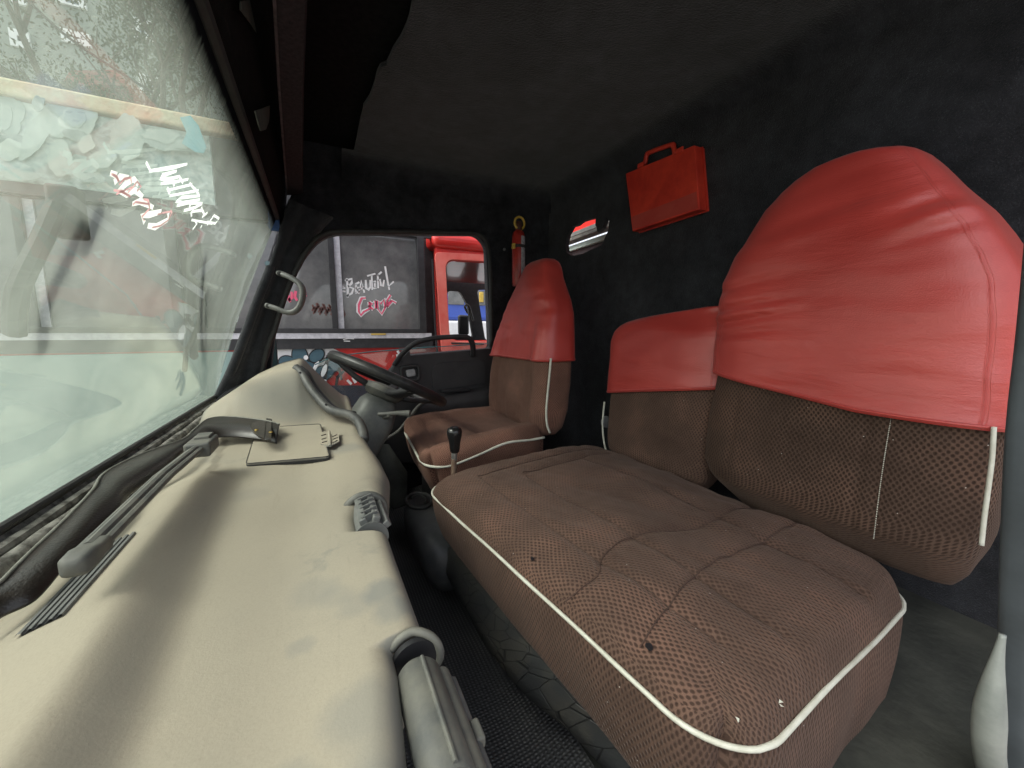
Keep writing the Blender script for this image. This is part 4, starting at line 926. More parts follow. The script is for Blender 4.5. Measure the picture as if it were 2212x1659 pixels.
# red cover: same outline, slightly larger, open bottom with sloped hem
def cover(parent,tab,a,b,depth,hemf,mat,relief,grow=.010,steps=60,n=140,ex=5,label=None):
    tn=[(z,v[0]) for z,v in tab]; tf=[(z,v[1]) for z,v in tab]; td=[(z,v[2]) for z,v in tab]; z1=tab[-1][0]+.005
    mb=MB(); R_=[];U_=[]; AN=angs(n,ex,.23,depth/2)
    for i in range(steps+1):
        t=i/steps; tt=t if t<.8 else .8+.2*math.sin((t-.8)/.2*math.pi/2); tt=min(1,tt)
        r_=[];u_=[]
        for k in range(n+1):
            an=AN[k]; ca_,sa_=math.cos(an),math.sin(an); e_=2/ex
            sx_=math.copysign(abs(ca_)**e_,ca_); sy_=math.copysign(abs(sa_)**e_,sa_)
            y0=interp(tn,-.1)+(sx_+1)/2*(interp(tf,-.1)-interp(tn,-.1)); z0=hemf(y0)
            z=z0+(z1-z0)*tt
            yn,yf,df=interp(tn,z-.004),interp(tf,z-.004),interp(td,z-.004)
            hw=(yf-yn)/2+grow; hd=depth/2*df+grow*(1+.25*math.exp(-(tt/.03)**2)); 
            if i==steps: hw*=.93; hd*=.5
            p=Vector((a+b*z+depth/2+sy_*hd,(yn+yf)/2+sx_*hw,z))
            dr=relief(sx_,sy_,0,Y,X,p); dr.x=min(dr.x,.003 if sy_<0 else dr.x); p+=dr; r_.append(p); u_.append((p.y if abs(sy_)>abs(sx_)*.99 else p.x,z))
        R_.append(r_);U_.append(u_)
    mb.grid(R_,U_); mb.add(R_[-1][:-1],[tuple(range(n))[::-1]],U_[-1][:-1])
    o=mb.build('headrest_cover',mat,parent,ang=180)
    bm=bmesh.new(); bm.from_mesh(o.data); bmesh.ops.remove_doubles(bm,verts=bm.verts,dist=.0002); bmesh.ops.recalc_face_normals(bm,faces=bm.faces); bm.to_mesh(o.data); bm.free()
    q=o.modifiers.new('t','SOLIDIFY'); q.thickness=.0025; q.offset=1
    hemp=[R_[0][k]+Vector((0,0,.006))+(R_[0][k]-Vector((a+depth/2,R_[0][k].y,R_[0][k].z)))*.02 for k in range(n+1)]
    MB().tube(hemp,.0030,6).build('hem',mat,o,ang=180)
    return o,R_
hem1=lambda y: interp([(.15,-.150),(.35,-.146),(.49,-.128),(.66,-.103)],y)
cv,CR=cover(bk,tabl,A_,B_,.14,hem1,redv,redrl)
# white piping on the near front edge of the backrest
pp=cr([Pp(*q,A_-.006,B_) for q in [(2147,922),(2143,990),(2134,1060),(2126,1120),(2120,1178)]],5)
MB().tube(pp,.0031,8).build('piping',pipm,bk,ang=180)
# shoulder seams on the red cover
sm1=cr([Pp(*q,A_-.012,B_) for q in [(1644,515),(1676,455),(1735,398),(1800,372)]],5)
# stitched lines on cloth
mb=MB()
for ln in ([(1929,880),(1915,960),(1900,1060),(1887,1165)],):
    q=cr([Pp(*c_,A_-.0155,B_) for c_ in ln],8)
    for i in range(0,len(q)-1): 
        a,b=q[i],q[i+1]
        for s in (0,.34,.67): mb.tube([a.lerp(b,s),a.lerp(b,s+.2)],.0007,4)
mb.build('stitching',pipm,bk)

# --- middle folding backrest
A2,B2=.955,.10
far=[(-.455,.98),(-.44,1.04),(-.417,1.072),(-.37,1.088),(-.22,1.097),(-.034,1.105),(0,1.095),(.018,1.078),(.030,1.055),(.042,1.0),(.052,.92),(.060,.82),(.066,.73)]
near=[(-.455,.72),(-.44,.69),(-.40,.672),(-.02,.668),(.03,.672),(.05,.68),(.06,.69),(.066,.70)]
zs=sorted({z for z,_ in far}|{z for z,_ in near}); zb2,zt2=zs[0],zs[-1]
tab2=[(z,(interp(near,z),interp(far,z),(.5+.5*sm(zb2,zb2+.05,z))*(1-.55*sm(-.04,zt2,z)**2))) for z in zs]
def mrl(x,y,t,S,D,p):
    r=Vector((0,0,0))
    if y<0: m_=(1-abs(x)**4); r-=D*.012*m_; r+=D*(noise.noise(p*7)*.008+noise.noise(Vector((p.y*8,p.z*24,2)))*.005)*m_
    return r+S*noise.noise(p*11)*.004
bk2=backrest(bench,fab,A2,B2,.10,tab2,0,0,'backrest',mrl,n=110,ex=5,steps=40); tag(bk2,'short middle backrest with a low red cover')
hem2=lambda y: interp([(.66,-.146),(.9,-.184),(1.1,-.218)],y)
cv2,_=cover(bk2,tab2,A2,B2,.10,hem2,redv,mrl,n=110,steps=40)
pp=cr([Pp(*q,A2+.03,B2) for q in [(1306,868),(1302,910),(1304,950),(1312,985)]],5)
MB().tube(pp,.0035,8).build('piping',pipm,bk2,ang=180)
MB().lathe(Pp(1312,912,A2+.05,B2),[(.022,0),(.022,.012),(.014,.016)],axis=(-.1,1,0),n=20).build('hinge_cap',silver,bk2)
bd=MB(); bd.box((.93,.85,-.455),(.05,.10,.012)); bd.tube([Vector((.90,.86,-.44)),Vector((.92,.80,-.432)),Vector((.93,.76,-.44))],.004,6); bd.build('hinge_bracket',gyplastic,bench)

# --- driver seat
ds=thing('driver_seat',(.55,1.48,-.6),'single driver seat in brown cloth with pointed red headrest cover, farthest from the camera','driver seat')
zt3=-.375
Cd={(0,0,1):Vector((.290,1.225,-.430)),(0,1,1):Vector((.315,1.74,-.40)),(1,0,1):Vector((.78,1.245,-.375)),(1,1,1):Vector((.84,1.74,-.385)),
    (0,0,0):Vector((.345,1.25,-.585)),(0,1,0):Vector((.36,1.72,-.585)),(1,0,0):Vector((.78,1.26,-.56)),(1,1,0):Vector((.84,1.72,-.56))}
dhx,dhy,dhz=.265,.255,.08
def drelief(p,hx,hy,hz):
    top=sm(.2*hz,hz*.9,p.z); d=0
    if top>0:
        x,y=p.x/hx,p.y/hy; d+=.030*math.exp(-((abs(y)-.78)/.22)**2)-.010*(1-y*y)+.012*(1-x**4)
        q=Vector((p.x,p.y))
        # horseshoe seams
        for k,dp in ((.62,.006),(.80,.005)):
            e_=max(abs(y)*1.0,-x*.95); d-=dp*math.exp(-((e_-k)*dhy/.007)**2)
        d+=noise.noise(p*11)*.004
    r=p.copy(); r.z+=d*top
    if abs(p.y)>hy*.9: r.y+=math.copysign(.012*(1-(p.z/hz)**2),p.y)
    if abs(p.x)>hx*.9: r.x+=math.copysign(.012*(1-(p.z/hz)**2),p.x)
    return r
dc,TD=hexbox('seat_cushion',Cd,(dhx,dhy,dhz),.03,.09,(64,60,18),fabl,ds,drelief)
path=[]
for i in range(20): path.append((dhx-.03-(2*dhx-.12)*i/19,-dhy))
for i in range(1,10): a=R(90*i/10); path.append((-dhx+.09-.09*math.sin(a),-dhy+.09-.09*math.cos(a)))
for i in range(16): path.append((-dhx,-dhy+.09+(2*dhy-.18)*i/15))
for i in range(1,10): a=R(90*i/10); path.append((-dhx+.09-.09*math.cos(a),dhy-.09+.09*math.sin(a)))
MB().tube([TD(x*.992,y*.994,dhz*.78)+Vector((x/dhx*.007 if abs(x)>dhx*.8 else 0,y/dhy*.007 if abs(y)>dhy*.8 else 0,(.018*math.exp(-((x-.06)/.10)**2)-.008*math.exp(-((x+.18)/.08)**2)) if y<-dhy*.8 else 0)) for x,y in path],.0048,8).build('piping',pipm,dc,ang=180)
A3,B3=.770,.10
tab3=[(-.40,(1.27,1.70,.6)),(-.37,(1.25,1.735,.9)),(-.30,(1.235,1.75,1)),(-.2,(1.235,1.75,1)),(-.10,(1.245,1.735,.98)),(0,(1.26,1.715,.92)),(.07,(1.275,1.69,.85)),(.13,(1.30,1.65,.76)),(.17,(1.325,1.62,.70)),(.22,(1.36,1.58,.62)),(.26,(1.375,1.56,.55)),(.285,(1.39,1.545,.45)),(.298,(1.41,1.52,.28))]
def drl(x,y,t,S,D,p):
    r=Vector((0,0,0)); hz_=p.z
    if y<0:
        bol=math.exp(-((abs(x)-.8)/.17)**2); low=1-sm(-.1,.12,p.z)
        r-=D*(.026*bol*low-.004*(1-x*x)*low)
        for k in (.62,.30): r+=D*.004*math.exp(-((abs(x)-k)*.24/.006)**2)*low
        r+=D*(noise.noise(p*9)*.006+noise.noise(Vector((p.y*9,p.z*28,6)))*.006*sm(-.1,0,p.z))
        r-=D*.02*math.exp(-((p.z-.18)/.07)**2)*(1-x*x)
    return r+S*noise.noise(p*9)*.004
dbk=backrest(ds,fabl,A3,B3,.15,tab3,0,0,'backrest',drl,n=100,ex=4.5,steps=50)
hem3=lambda y:-.108
cv3,_=cover(dbk,tab3,A3,B3,.15,hem3,redv,drl,n=100,steps=46,ex=4.5)
pp=cr([P(*q,'y',1.232) for q in [(1190,774),(1187,810),(1183,850),(1180,890),(1182,918),(1188,935)]],5)
MB().tube(pp,.0045,8).build('piping',pipm,dbk,ang=180)
MB().box((.6,1.49,-.68),(.22,.20,.11)).build('seat_base',dkplastic,ds,bevel=.02)

# ------------------------------------------------------------------ floor things
# seat riser
rs=thing('engine_cover',(.78,.6,-.8),'dark vinyl covered engine box under the passenger bench','engine cover')
MB().box((.80,.60,-.70),(.40,.56,.118)).build('box',riser,rs,bevel=.03)
rows=[];uvs=[]
for i in range(40):
    y=.02+i*1.9/39
    r_=[];u_=[]
    for k in range(16):
        x=-.05+.50*k/15; z=-.795+.006*noise.noise(Vector((x*6,y*5,0)))+.03*sm(.30,.45,x); r_.append(Vector((x,y,z))); u_.append((x,y))
    rows.append(r_);uvs.append(u_)
tag(MB().grid(rows,uvs).build('floor_mat',matm,ang=180),'black rubber mat with small raised blocks between dashboard and bench','floor mat')
le_=[(948,1200),(956,1217),(989,1286),(1043,1382),(1109,1472),(1163,1523),(1229,1577),(1307,1659),(1400,1730),(1560,1800)]
re_=[(975,1200),(992,1232),(1062,1305),(1165,1410),(1230,1462),(1289,1511),(1382,1583),(1500,1659),(1600,1710),(1760,1780)]
zl_=[-.63,-.635,-.645,-.655,-.66,-.66,-.665,-.67,-.67,-.67]; zr_=[-.56]*10
Lc=cr([P(*q,'z',z) for q,z in zip(le_,zl_)],6); Rc=cr([P(*q,'z',z)+X*.03 for q,z in zip(re_,zr_)],6)
rows=[];uvs=[]; acc=0
for i,(a,b) in enumerate(zip(Lc,Rc)):
    if i: acc+=(a-Lc[i-1]).length
    r_=[];u_=[]
    for k in range(9):
        t=k/8; p=a.lerp(b,t)+Z*(.022*math.sin(math.pi*t)+.006*noise.noise(Vector((acc*14,t*2,0)))); r_.append(p); u_.append((acc,t*(a-b).length))
    r_=[a+Vector((.012,0,-.006))]+r_; u_=[(acc,-.01)]+u_
    rows.append(r_);uvs.append(u_)
tag(MB().grid(rows,uvs).build('vinyl_skirt',tort,ang=180,solid=.003),'curled black vinyl sheet with scaly pattern along the foot of the bench','vinyl sheet')
gc=thing('gear_console',(.27,1.05,-.62),'black moulded gear console with an open pocket beside the bench','console')
mt=thing  # noqa
rows=[(Vector((.31,1.12,-.72)),Y,X,.145,.062),(Vector((.30,1.11,-.66)),Y,X,.165,.078),(Vector((.29,1.11,-.60)),Y,X,.165,.082),(Vector((.285,1.12,-.565)),Y,X,.15,.074),(Vector((.287,1.12,-.55)),Y,X,.12,.055)]
loft('housing',rows,basic('console_grey',(.05,.053,.055),(.085,.088,.088),rough=.45,ns=20,bump=.3,bs=400,dist=.0006),gc,n=48,ex=3.4)
pc=P(905,1082,'z',-.548)
MB().tube([pc+Vector((math.cos(R(a))*.040,math.sin(R(a))*.062,.002)) for a in range(0,361,15)],.006,8).build('pocket_rim',dkplastic,gc,ang=180)
MB().lathe(pc+Z*.0,[(.036,0),(.034,.0015)],n=24).build('pocket',inkm,gc)
MB().tube([pc+Vector((math.cos(R(a))*.022,math.sin(R(a))*.04,.004)) for a in range(-60,160,15)],.004,8).build('pocket_fold',rubber,gc,ang=180)
gl=thing('gear_lever',Vector((.325,1.08,-.53)),'gear lever with glossy black teardrop knob and metal collar','gear lever')
gx,gy=P(980,960,'y',1.06).x,1.06
kz=lambda py:P(980,py,'y',1.06).z
zk0,zk1=kz(978),kz(917)
MB().lathe((gx+.003,gy,zk0),[(.010,0),(.0135,.004),(.0165,.03),(.0215,.052),(.0225,.064),(.019,.073),(.009,.078)],n=28).build('knob',blackgl,gl,ang=180)
MB().lathe((gx+.001,gy,zk0-.022),[(.0085,0),(.0085,.022)],n=18).build('collar',chrome,gl)
MB().tube([Vector((gx,gy,zk0-.018)),Vector((gx-.004,gy+.0,-.55))],.0085,12).build('shaft',basic('brown_rod',(.12,.075,.05),(.2,.14,.1),rough=.5,ns=40),gl)
MB().lathe((gx-.004,gy,-.56),[(.05,0),(.045,.02),(.035,.022),(.034,.04),(.022,.044),(.018,.07)],n=24).build('boot',rubber,gl)
# side kick panel below dash on the driver side and tunnel cloth
kp=MB(); kp.grid([[P(*q,'y',y) for q,y in r_] for r_ in [[((800,960),1.75),((840,960),1.7),((880,1020),1.6)],[((800,1060),1.6),((850,1100),1.45),((880,1090),1.4)]]]); tag(kp.build('floor_cloth',riser,solid=.004),'dusty dark cloth bunched on the floor under the steering column','cloth')

# near door post at the right edge
dp=thing('door_post',P(2180,1300,'y',.11),'blue grey metal door post at the right edge of the view','door post')
pts=[P(*q,'y',.10) for q in [(2320,-300),(2305,0),(2285,400),(2255,700),(2226,940),(2208,1200),(2200,1365),(2188,1590),(2180,1760)]]
loft('post',[(p+X*.012,X,Y,.020,.016) for p in cr(pts,4)],postm,dp,n=24,ex=4)
pts=[P(*q,'y',.105) for q in [(2166,1370),(2150,1450),(2138,1540),(2136,1620),(2150,1700)]]
MB().tube(cr(pts,6),[.003+.011*sm(0,14,i) for i in range(25)],12).build('pale_flange',palem,dp,ang=180)

# ================================================================== OUTSIDE: the red bus alongside
yb=2.80
bus=thing('parked_bus',(-1.5,yb,-1.65),'long red graffiti painted bus parked alongside with black window band','bus')
def b2_(px,py): return P2(px,py,yb)
ZS=.0   # window sill height
zwt=.66
XL,XRr=-7.0,.775
def side(name,x0,x1,z0,z1,mat,dy=0,parent=bus,th=.03,bevel=0):
    return plate(name,[(x0,z0),(x1,z0),(x1,z1),(x0,z1)],[],((0,yb+dy,0),X,Z),th,mat,parent,bevel=bevel)
plate('body_shell',[(XL,-1.30),(XRr,-1.30),(XRr,-.10),(XL,-.10)],[],((0,yb+.03,0),X,Z),.06,redp,bus)
MB().box((-3.1,yb+1.2,.55),(3.9,1.08,.60)).build('saloon',busblk,bus,smooth=False)
pg=basic('pale_green_reflection',(.30,.42,.38),(.20,.30,.28),rough=.5,ns=2)  # pale green painted in for the dash reflection and dust in the windscreen
side('painted_reflection_panel',XL,-.40,-1.25,-.11,pg,-.006)
side('cyan_patch',-.62,-.42,-.45,.0,mur_c,-.012) if False else None
side('waist_rail',XL,XRr-.03,-.10,-.035,busblk,-.005)
side('sill_strip',XL,XRr-.04,-.035,.0,alu,-.012)
side('top_rail',XL,XRr,zwt,zwt+.05,busblk,-.005)
# windows: sliding panes
xw=[.70]; k=0
frames=[(-.60,.70),(-1.98,-.66),(-3.36,-2.04),(-4.74,-3.42),(-6.12,-4.80)]
for (x0,x1) in frames:
    wn_=plate('window',[(x0,.0),(x1,.0),(x1,zwt),(x0,zwt)],[[(x0+.035,.03),(x1-.05,.03),(x1-.05,zwt-.006),(x0+.035,zwt-.006)]],((0,yb-.01,0),X,Z),.04,busblk,bus,bevel=.003)
    side('pane',x0+.03,x1-.045,.025,zwt-.015,busgl,.012,wn_,.008)
    xm=x0+(x1-x0)*.555 if x0<-.61 else .11
    side('divider',xm-.022,xm+.012,.03,zwt-.02,alu if False else busblk,-.005,wn_,.03,.002)
    side('divider_edge',xm+.014,xm+.05,.03,zwt-.02,alu,.002,wn_,.01)
# lettering on the nearest window
tx=MB(); fr3=((0,yb+.0065,0),X,Z)
def L3(pts,w=.0150,mb=tx,fr=fr3,jit=.12):
    ribbon(mb,[b2_(497.7+.3*x,442.4+.3*y) for x,y in pts],w,fr,jit)
# BEAUTIFUL
for s_ in [[(838,528),(846,600),(845,668)],[(825,545),(876,532),(874,562),(850,588)],[(850,588),(886,602),(876,636),(838,656)],
    [(905,570),(902,632)],[(900,572),(930,556)],[(902,602),(925,594)],[(900,635),(935,622)],
    [(925,640),(945,545),(965,632)],[(930,605),(962,600)],
    [(975,540),(978,600),(995,612),(1010,590),(1008,540)],
    [(985,512),(1045,495)],[(1018,505),(1022,612)],
    [(1040,555),(1042,598)],[(1032,555),(1050,550)],[(1030,602),(1052,596)],
    [(1062,500),(1065,600)],[(1060,508),(1090,482)],[(1064,545),(1085,538)],
    [(1080,545),(1085,580),(1100,585),(1108,540)],
    [(1115,442),(1128,520),(1140,585),(1178,552)],[(1140,585),(1146,612)],[(800,600),(828,598)],[(806,620),(830,625)]]: L3(s_)
for c_ in ((795,582),(812,585)): L3([(c_[0]-5,c_[1]),(c_[0]+6,c_[1]+3)],.01)
tx.build('white_lettering',white,bus,smooth=False)
t2=MB(); t3=MB(); fr4=((0,yb+.0035,0),X,Z)
crime=[[(975,670),(945,672),(925,720),(925,770),(940,795),(960,770),(1000,750)],[(1000,700),(1005,752)],[(1000,700),(1022,712),(1003,728),(1030,755)],[(1042,690),(1045,745)],[(1062,745),(1060,690),(1085,712),(1105,680),(1115,740)],[(1060,745),(1090,785),(1118,735)],[(1128,690),(1130,735)],[(1128,690),(1155,650)],[(1130,712),(1160,690)],[(1130,735),(1165,690),(1195,708)]]
for s_ in crime: L3(s_,.030,t3,((0,yb+.0062,0),X,Z),.1)
for s_ in crime: L3(s_,.012,t2,((0,yb+.0045,0),X,Z),.2)
t3.build('white_backing',white,bus,smooth=False); t2.build('pink_lettering',pinktxt,bus,smooth=False)
t4=MB()
for s_ in [[(440,625),(445,665),(415,690)],[(470,620),(462,660),(480,690)],[(500,640),(520,660),(540,630)],[(510,690),(530,640),(545,660)],[(415,650),(430,700)]]: L3(s_,.02,t4)
t4.build('pink_lettering',pinktxt,bus,smooth=False)
t5=MB()
for i in range(26):
    x=590+i*9; y=740+20*math.sin(i*1.3)+(i*1.2); L3([(x,y-22),(x+10,y),(x-2,y+24)],.012,t5)
t5.build('faded_lettering',fadetxt,bus,smooth=False)
# yellow sticker on the sill, white marks
side('yellow_sticker',*(lambda a,b:(a[0],b[0]))(b2_(800,720),b2_(832,720)),-.012,-.002,yellow,-.03,bus,.004)
wm=MB(); 
for s_ in [[(810,970),(850,962),(888,965)],[(815,980),(860,982)]]: L3(s_,.008,wm,((0,yb-.024,0),X,Z))
wm.build('white_scratch',white,bus,smooth=False)
# graffiti on the lower side: cream field at left, blue-grey petals, red right
ctrl=[(560,739),(690,739),(735,760),(700,800),(660,870),(560,900)]
plate('cream_graffiti',[b2_(*q) for q in ctrl],[],((0,yb-.002,0),X,Z),.004,white,bus)
def disc(px,py,rx,ry,rot,mat,dy,name):
    pts=[]
    for a in range(0,360,15):
        c_,s_=math.cos(R(a))*rx,math.sin(R(a))*ry; r_=R(rot); pts.append(b2_(px+c_*math.cos(r_)-s_*math.sin(r_),py+c_*math.sin(r_)+s_*math.cos(r_)))
    plate(name,pts,[],((0,yb+dy,0),X,Z),.003,mat,bus)
for i,(px,py,rx,ry,rot) in enumerate([(648,770,16,24,-12),(622,785,20,15,20),(612,812,24,18,0),(660,800,30,20,10),(684,768,17,12,-35),(690,810,34,16,-25),(720,790,20,12,-30)]):
    disc(px,py,rx+2.5,ry+2.5,rot,inkm,-.006-.004*i/7,'petal_outline'); disc(px,py,rx,ry,rot,petalm,-.0085-.004*i/7,'painted_petal')
disc(661,772,5,5,0,white,-.018,'white_dot'); disc(700,800,5,14,20,white,-.018,'white_dot')
gm=MB()
for s_ in [[(620,1300),(660,1200),(700,1110)],[(700,1080),(690,1180),(680,1260)],[(760,1300),(770,1240),(830,1180)],[(600,1180),(640,1130),(720,1090)],[(780,1170),(800,1260)]]: L3(s_,.02,gm,((0,yb-.016,0),X,Z))
gm.build('black_linework',inkm,bus,smooth=False)
for s_ in [[(600,1190),(620,1150),(640,1130)],[(880,1240),(900,1280)],[(1200,1050),(1215,1080),(1190,1085)],[(840,1260),(870,1290)],[(800,1380),(830,1420),(850,1460)],[(770,1390),(790,1430)],[(660,1262),(690,1268)]]: gw=MB(); L3(s_,.022,gw,((0,yb-.018,0),X,Z)); gw.build('white_linework',white,bus,smooth=False)

plate('dark_skirt_paint',[b2_(*q) for q in [(640,832),(800,832),(860,845),(900,930),(640,930)]],[],((0,yb-.012,0),X,Z),.004,basic('navy_paint',(.03,.035,.05),(.02,.02,.03),rough=.4),bus)
plate('grey_spray',[b2_(*q) for q in [(858,742),(930,745),(960,770),(900,800),(872,780)]],[],((0,yb-.004,0),X,Z),.004,basic('grey_spray_paint',(.10,.10,.11),(.3,.06,.05),rough=.5,ns=5),bus)
# mural band above the windows, roof rail
z_m0,z_m1=zwt+.05,1.07
mu=side('mural_band',XL,-.47,z_m0,z_m1,mural,-.008)
def blob(px,py,rx,ry,rot,mat,k,sd):
    pts=[]
    for a in range(0,360,6):
        rr=1+.35*noise.noise(Vector((math.cos(R(a))*1.3,math.sin(R(a))*1.3,sd*3.7)))+.12*noise.noise(Vector((math.cos(R(a))*5,math.sin(R(a))*5,sd)))
        c_,s_=math.cos(R(a))*rx*rr,math.sin(R(a))*ry*rr; r_=R(rot); pts.append(b2_(px+c_*math.cos(r_)-s_*math.sin(r_),py+c_*math.sin(r_)+s_*math.cos(r_)))
    plate('mural_shape',pts,[],((0,yb-.026-.0018*k,0),X,Z),.002,mat,bus)
mur_a=basic('mural_pale',(.48,.58,.52),(.34,.44,.40),rough=.5,ns=11); mur_b=basic('mural_mid',(.30,.40,.36),(.44,.54,.49),rough=.5,ns=12); mur_s=basic('mural_shadow',(.19,.26,.24),(.38,.46,.42),rough=.5,ns=16)
blobs=[(18,250,42,46,0,mur_b),(8,262,26,40,0,mur_a),(36,322,44,26,10,mur_s),(30,330,30,20,0,mur_l),(85,300,24,50,30,mur_a),(130,262,40,36,10,mur_b),(178,268,38,38,0,mur_l),(172,262,22,26,0,mur_a),(176,300,30,12,15,mur_s),(196,320,16,20,40,mur_l),(140,345,26,36,0,mur_a),(182,372,40,18,0,mur_b),(232,350,30,20,-20,mur_l),(285,305,34,46,0,mur_a),(365,312,54,22,12,mur_b),(355,302,38,15,10,mur_l),(400,322,18,10,10,mur_a),(205,392,44,10,5,mur_s),(60,388,44,10,5,mur_b),(100,238,12,18,0,mur_s),(165,255,7,2,-5,mur_s),(190,257,7,2,5,mur_s),(179,275,7,2.5,0,mur_s)]
for i,bb in enumerate(blobs): blob(*bb[:5],bb[5],i,i+1)
plate('cyan_corner',[b2_(*q) for q in [(398,268),(420,264),(437,285),(453,330),(447,343),(430,340),(402,322),(412,300)]],[],((0,yb-.072,0),X,Z),.003,mur_c,bus)
plate('cream_end_panel',[b2_(*q) for q in [(300,345),(436,352),(437,408),(456,408),(458,440),(300,424)]],[],((0,yb-.012,0),X,Z),.006,cream,bus)
side('roof_rail',XL,-.30,z_m1+.01,z_m1+.085,wood,-.02,bus,.06,.01)
# cab of the bus with its own window
xc0,xc1=XRr,2.6
cabo=[(xc0+.01,-1.3),(xc1,-1.3),(xc1,.60),(xc0+.01,.66)]
win=rnd([b2_(*q) for q in [(962,563),(1110,572),(1120,735),(972,735)]],.07)
plate('cab_side',cabo,[win],((0,yb+.02,0),X,Z),.05,redp,bus,bevel=.008)
dr=[b2_(*q) for q in [(937,545),(1130,556),(1140,790),(954,790)]]
plate('cab_door_frame',rnd(dr,.04),[rnd([b2_(*q) for q in [(960,561),(1112,570),(1122,737),(970,737)]],.07)],((0,yb-.015,0),X,Z),.02,pinkp,bus,bevel=.004)
MB().tube([P(*q,'y',yb-.02) for q in [(934,560),(940,700),(946,790)]],.008,6).build('door_gap',inkm,bus)
MB().box((1.7,yb+.85,.66),(.95,.90,.06)).build('cab_roof',redp,bus,bevel=.05)
yf2=4.7
plate('cab_far_side',[(.6,-1.3),(3.6,-1.3),(3.6,.70),(.6,.70)],[rnd([P2(*q,yf2-.02) for q in [(966,628),(994,630),(1010,660),(1022,730),(968,730)]],.05),rnd([P2(*q,yf2-.02) for q in [(1030,626),(1100,626),(1100,735),(1048,735)]],.05)],((0,yf2,0),X,Z),.05,busblk,bus)
MB().box((1.6,yb+1.0,-.5),(1.0,.95,.35)).build('cab_interior',busblk,bus)
MB().tube(cr([P(1010,676,'y',4.6),P(1004,662,'y',4.55),P(1012,660,'y',4.55),P(1020,684,'y',4.55),P(1022,692,'y',4.6)],4),.014,6).build('cab_handle',grplastic,bus)
loft('cab_seat',[(Vector((2.15,3.6,-.5)),X,Y,.22,.10),(Vector((2.2,3.6,.1)),X,Y,.20,.09),(Vector((2.22,3.6,.30)),X,Y,.12,.06),(Vector((2.22,3.6,.33)),X,Y,.05,.03)],dkplastic,bus,n=24)
MB().tube([P(975,741,'y',yb-.03),P(1045,743,'y',yb-.03)],.006,6).build('window_rubber',rubber,bus)
MB().box(P(952,778,'y',yb-.03),(.05,.012,.016)).build('door_handle',busblk,bus,bevel=.005)
mir=thing('wing_mirror',P(1000,700,'y',4.9),'dark rectangular wing mirror seen through the cab window of the bus','mirror')
MB().box(P(1001,702,'y',4.9),(.075,.03,.13)).build('housing',dkplastic,mir,bevel=.03)
MB().tube([P(1012,685,'y',4.9),P(1022,668,'y',4.8)],.01,6).build('arm',dkplastic,mir)
vn=thing('distant_van',P(1000,760,'y',9),'blue and white van parked beyond the bus cab','van')
xv0,xv1=P(940,700,'y',9).x,P(1130,700,'y',9).x
zt_=P(1000,610,'y',9).z; zm_=P(1000,692,'y',9).z
MB().box(((xv0+xv1)/2,9.6,(zt_+zm_)/2),((xv1-xv0)/2,.6,(zt_-zm_)/2)).build('blue_body',vanblue,vn,bevel=.08)
MB().box(((xv0+xv1)/2,9.6,(zm_-1.3)/2),((xv1-xv0)/2,.62,(zm_+1.3)/2-.01)).build('white_body',white,vn,bevel=.05)
MB().box(P(1040,642,'y',8.95),(.05,.02,.12)).build('yellow_mark',yellow,vn,bevel=.01)
for k in range(5): MB().box(((xv0+xv1)/2-1.2+k*.55,8.985,zt_-.35),(.20,.012,.18)).build('window',busgl,vn,bevel=.01)
for x in (xv0+.5,xv1-.5): MB().lathe((x,8.92,-1.30),[(.34,0),(.34,.25)],axis=(0,1,0),n=24).build('wheel',rubber,vn)

# building far behind and trees
YB=22
bl_=thing('apartment_building',(-9,YB,-1.65),'pale grey green apartment building with white framed windows behind trees','building')
plate('wall',[(-22,-1.65),(4,-1.65),(4,17),(-22,17)],[],((0,YB+.2,0),X,Z),.4,concrete,bl_)
for (a,b,c_,d_) in [(24,-8,60,16),(126,-10,190,24),(132,62,200,106),(153,160,222,198),(285,38,332,92),(20,62,70,110),(270,-60,330,-5),(300,160,350,210)]:
    p0_,p1_=P2(a,b,YB),P2(c_,d_,YB); 
    wf=plate('window',[(p0_[0],p1_[1]),(p1_[0],p1_[1]),(p1_[0],p0_[1]),(p0_[0],p0_[1])],[[(p0_[0]+.2,p1_[1]+.2),(p1_[0]-.2,p1_[1]+.2),(p1_[0]-.2,p0_[1]-.2),(p0_[0]+.2,p0_[1]-.2)]],((0,YB-.03,0),X,Z),.12,whitewin,bl_)
    plate('pane',[(p0_[0]+.1,p1_[1]+.1),(p1_[0]-.1,p1_[1]+.1),(p1_[0]-.1,p0_[1]-.1),(p0_[0]+.1,p0_[1]-.1)],[],((0,YB-.005,0),X,Z),.02,basic('pale_pane',(.35,.42,.5),(.5,.56,.62),rough=.15,ns=.8),wf)
    mb=MB(); zc_=(p0_[1]+p1_[1])/2
    for k in (1,2,3): xx=p0_[0]+(p1_[0]-p0_[0])*k/4; mb.box((xx,YB-.03,zc_),(.04,.03,abs(p0_[1]-p1_[1])/2-.12))
    mb.build('glazing_bar',busblk,wf,smooth=False)
rdp=[P2(*q,19) for q in [(150,196),(165,168),(262,166),(292,200)]]
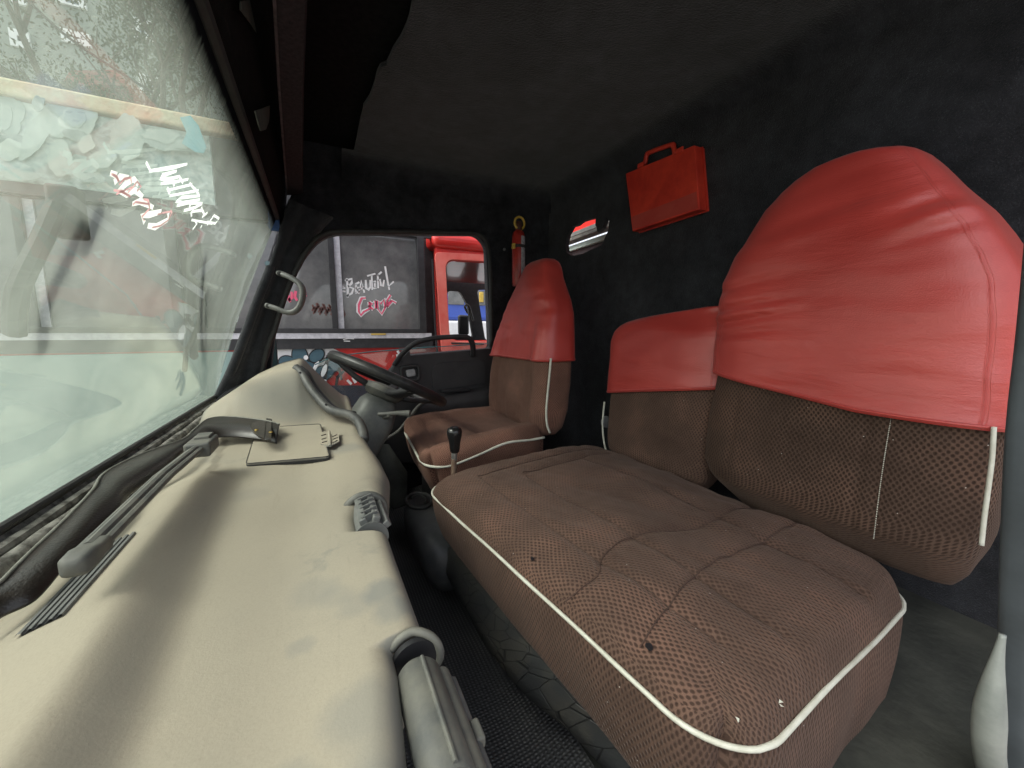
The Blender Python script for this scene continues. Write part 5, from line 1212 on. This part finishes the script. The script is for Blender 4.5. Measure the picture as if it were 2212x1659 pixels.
rr2=thing('tiled_roof',(-8,19,3),'faded red roof slope between the trees','roof'); plate('roof_slope',rdp,[],((0,19.2,0),X,Z),1.2,basic('roof_red',(.30,.13,.11),(.22,.1,.09),rough=.8),rr2)
def tree(loc,h,cr_,cz,nleaf,label,seed,bare=False):
    random.seed(seed); t=thing('tree',loc,label,'tree','trees behind the bus'); L=Vector(loc); mb=MB(); tips=[]
    def br(p,d,l,r_,dep):
        q=p+d*l; mid=p.lerp(q,.5)+Vector((random.uniform(-.1,.1),random.uniform(-.1,.1),0))*l; mb.tube([p,mid,q],[r_*.6,r_*.5,r_*.42],7)
        tips.append(q); tips.append(mid)
        if dep>0:
            for _ in range(3):
                nd=(d+Vector((random.uniform(-.8,.8),random.uniform(-.8,.8),random.uniform(-.2,.6)))).normalized(); br(q,nd,l*.68,r_*.62,dep-1)
    br(L,Z,h*.38,h*.03,5); mb.build('trunk',bark,t)
    lm=MB(); vv=[];ff=[]
    for i in range(nleaf):
        c_=random.choice(tips[20:])+Vector((random.gauss(0,1),random.gauss(0,1),random.gauss(0,1)))*cr_*.13
        a=Vector((random.gauss(0,1),random.gauss(0,1),random.gauss(0,1))).normalized(); b_=a.orthogonal().normalized(); s=random.uniform(.03,.075)
        n0=len(vv); vv+=[c_+a*s,c_+b_*s*.4,c_-a*s,c_-b_*s*.4]; ff.append((n0,n0+1,n0+2,n0+3))
    lm.add(vv,ff); lm.build('crown',leafm,t,smooth=False)
tq_=P(325,100,'y',12); tree((tq_.x,12,-1.65),9.5,2.6,5,17000,'leafy grey green tree in front of the building, behind the bus roof',3)
tq_=P(30,100,'y',12.5); tree((tq_.x,12.5,-1.65),7.5,2.0,4,1800,'sparse tree with bare twigs at the left edge of the windscreen',5)
tq_=P(400,60,'y',14); tree((tq_.x,14,-1.65),9.0,3.0,5,15000,'dense tree partly hidden by the windscreen edge',8)
MB().tube([P(40,-20,'y',9),P(120,55,'y',9),P(200,110,'y',9),P(330,210,'y',9)],.02,6)
cb=MB().tube(cr([P(40,-20,'y',9),P(120,58,'y',9),P(200,118,'y',9),P(330,200,'y',9)],6),.02,6); tag(cb.build('overhead_cable',rubber),'thin black overhead cable sloping in front of the building','cable')
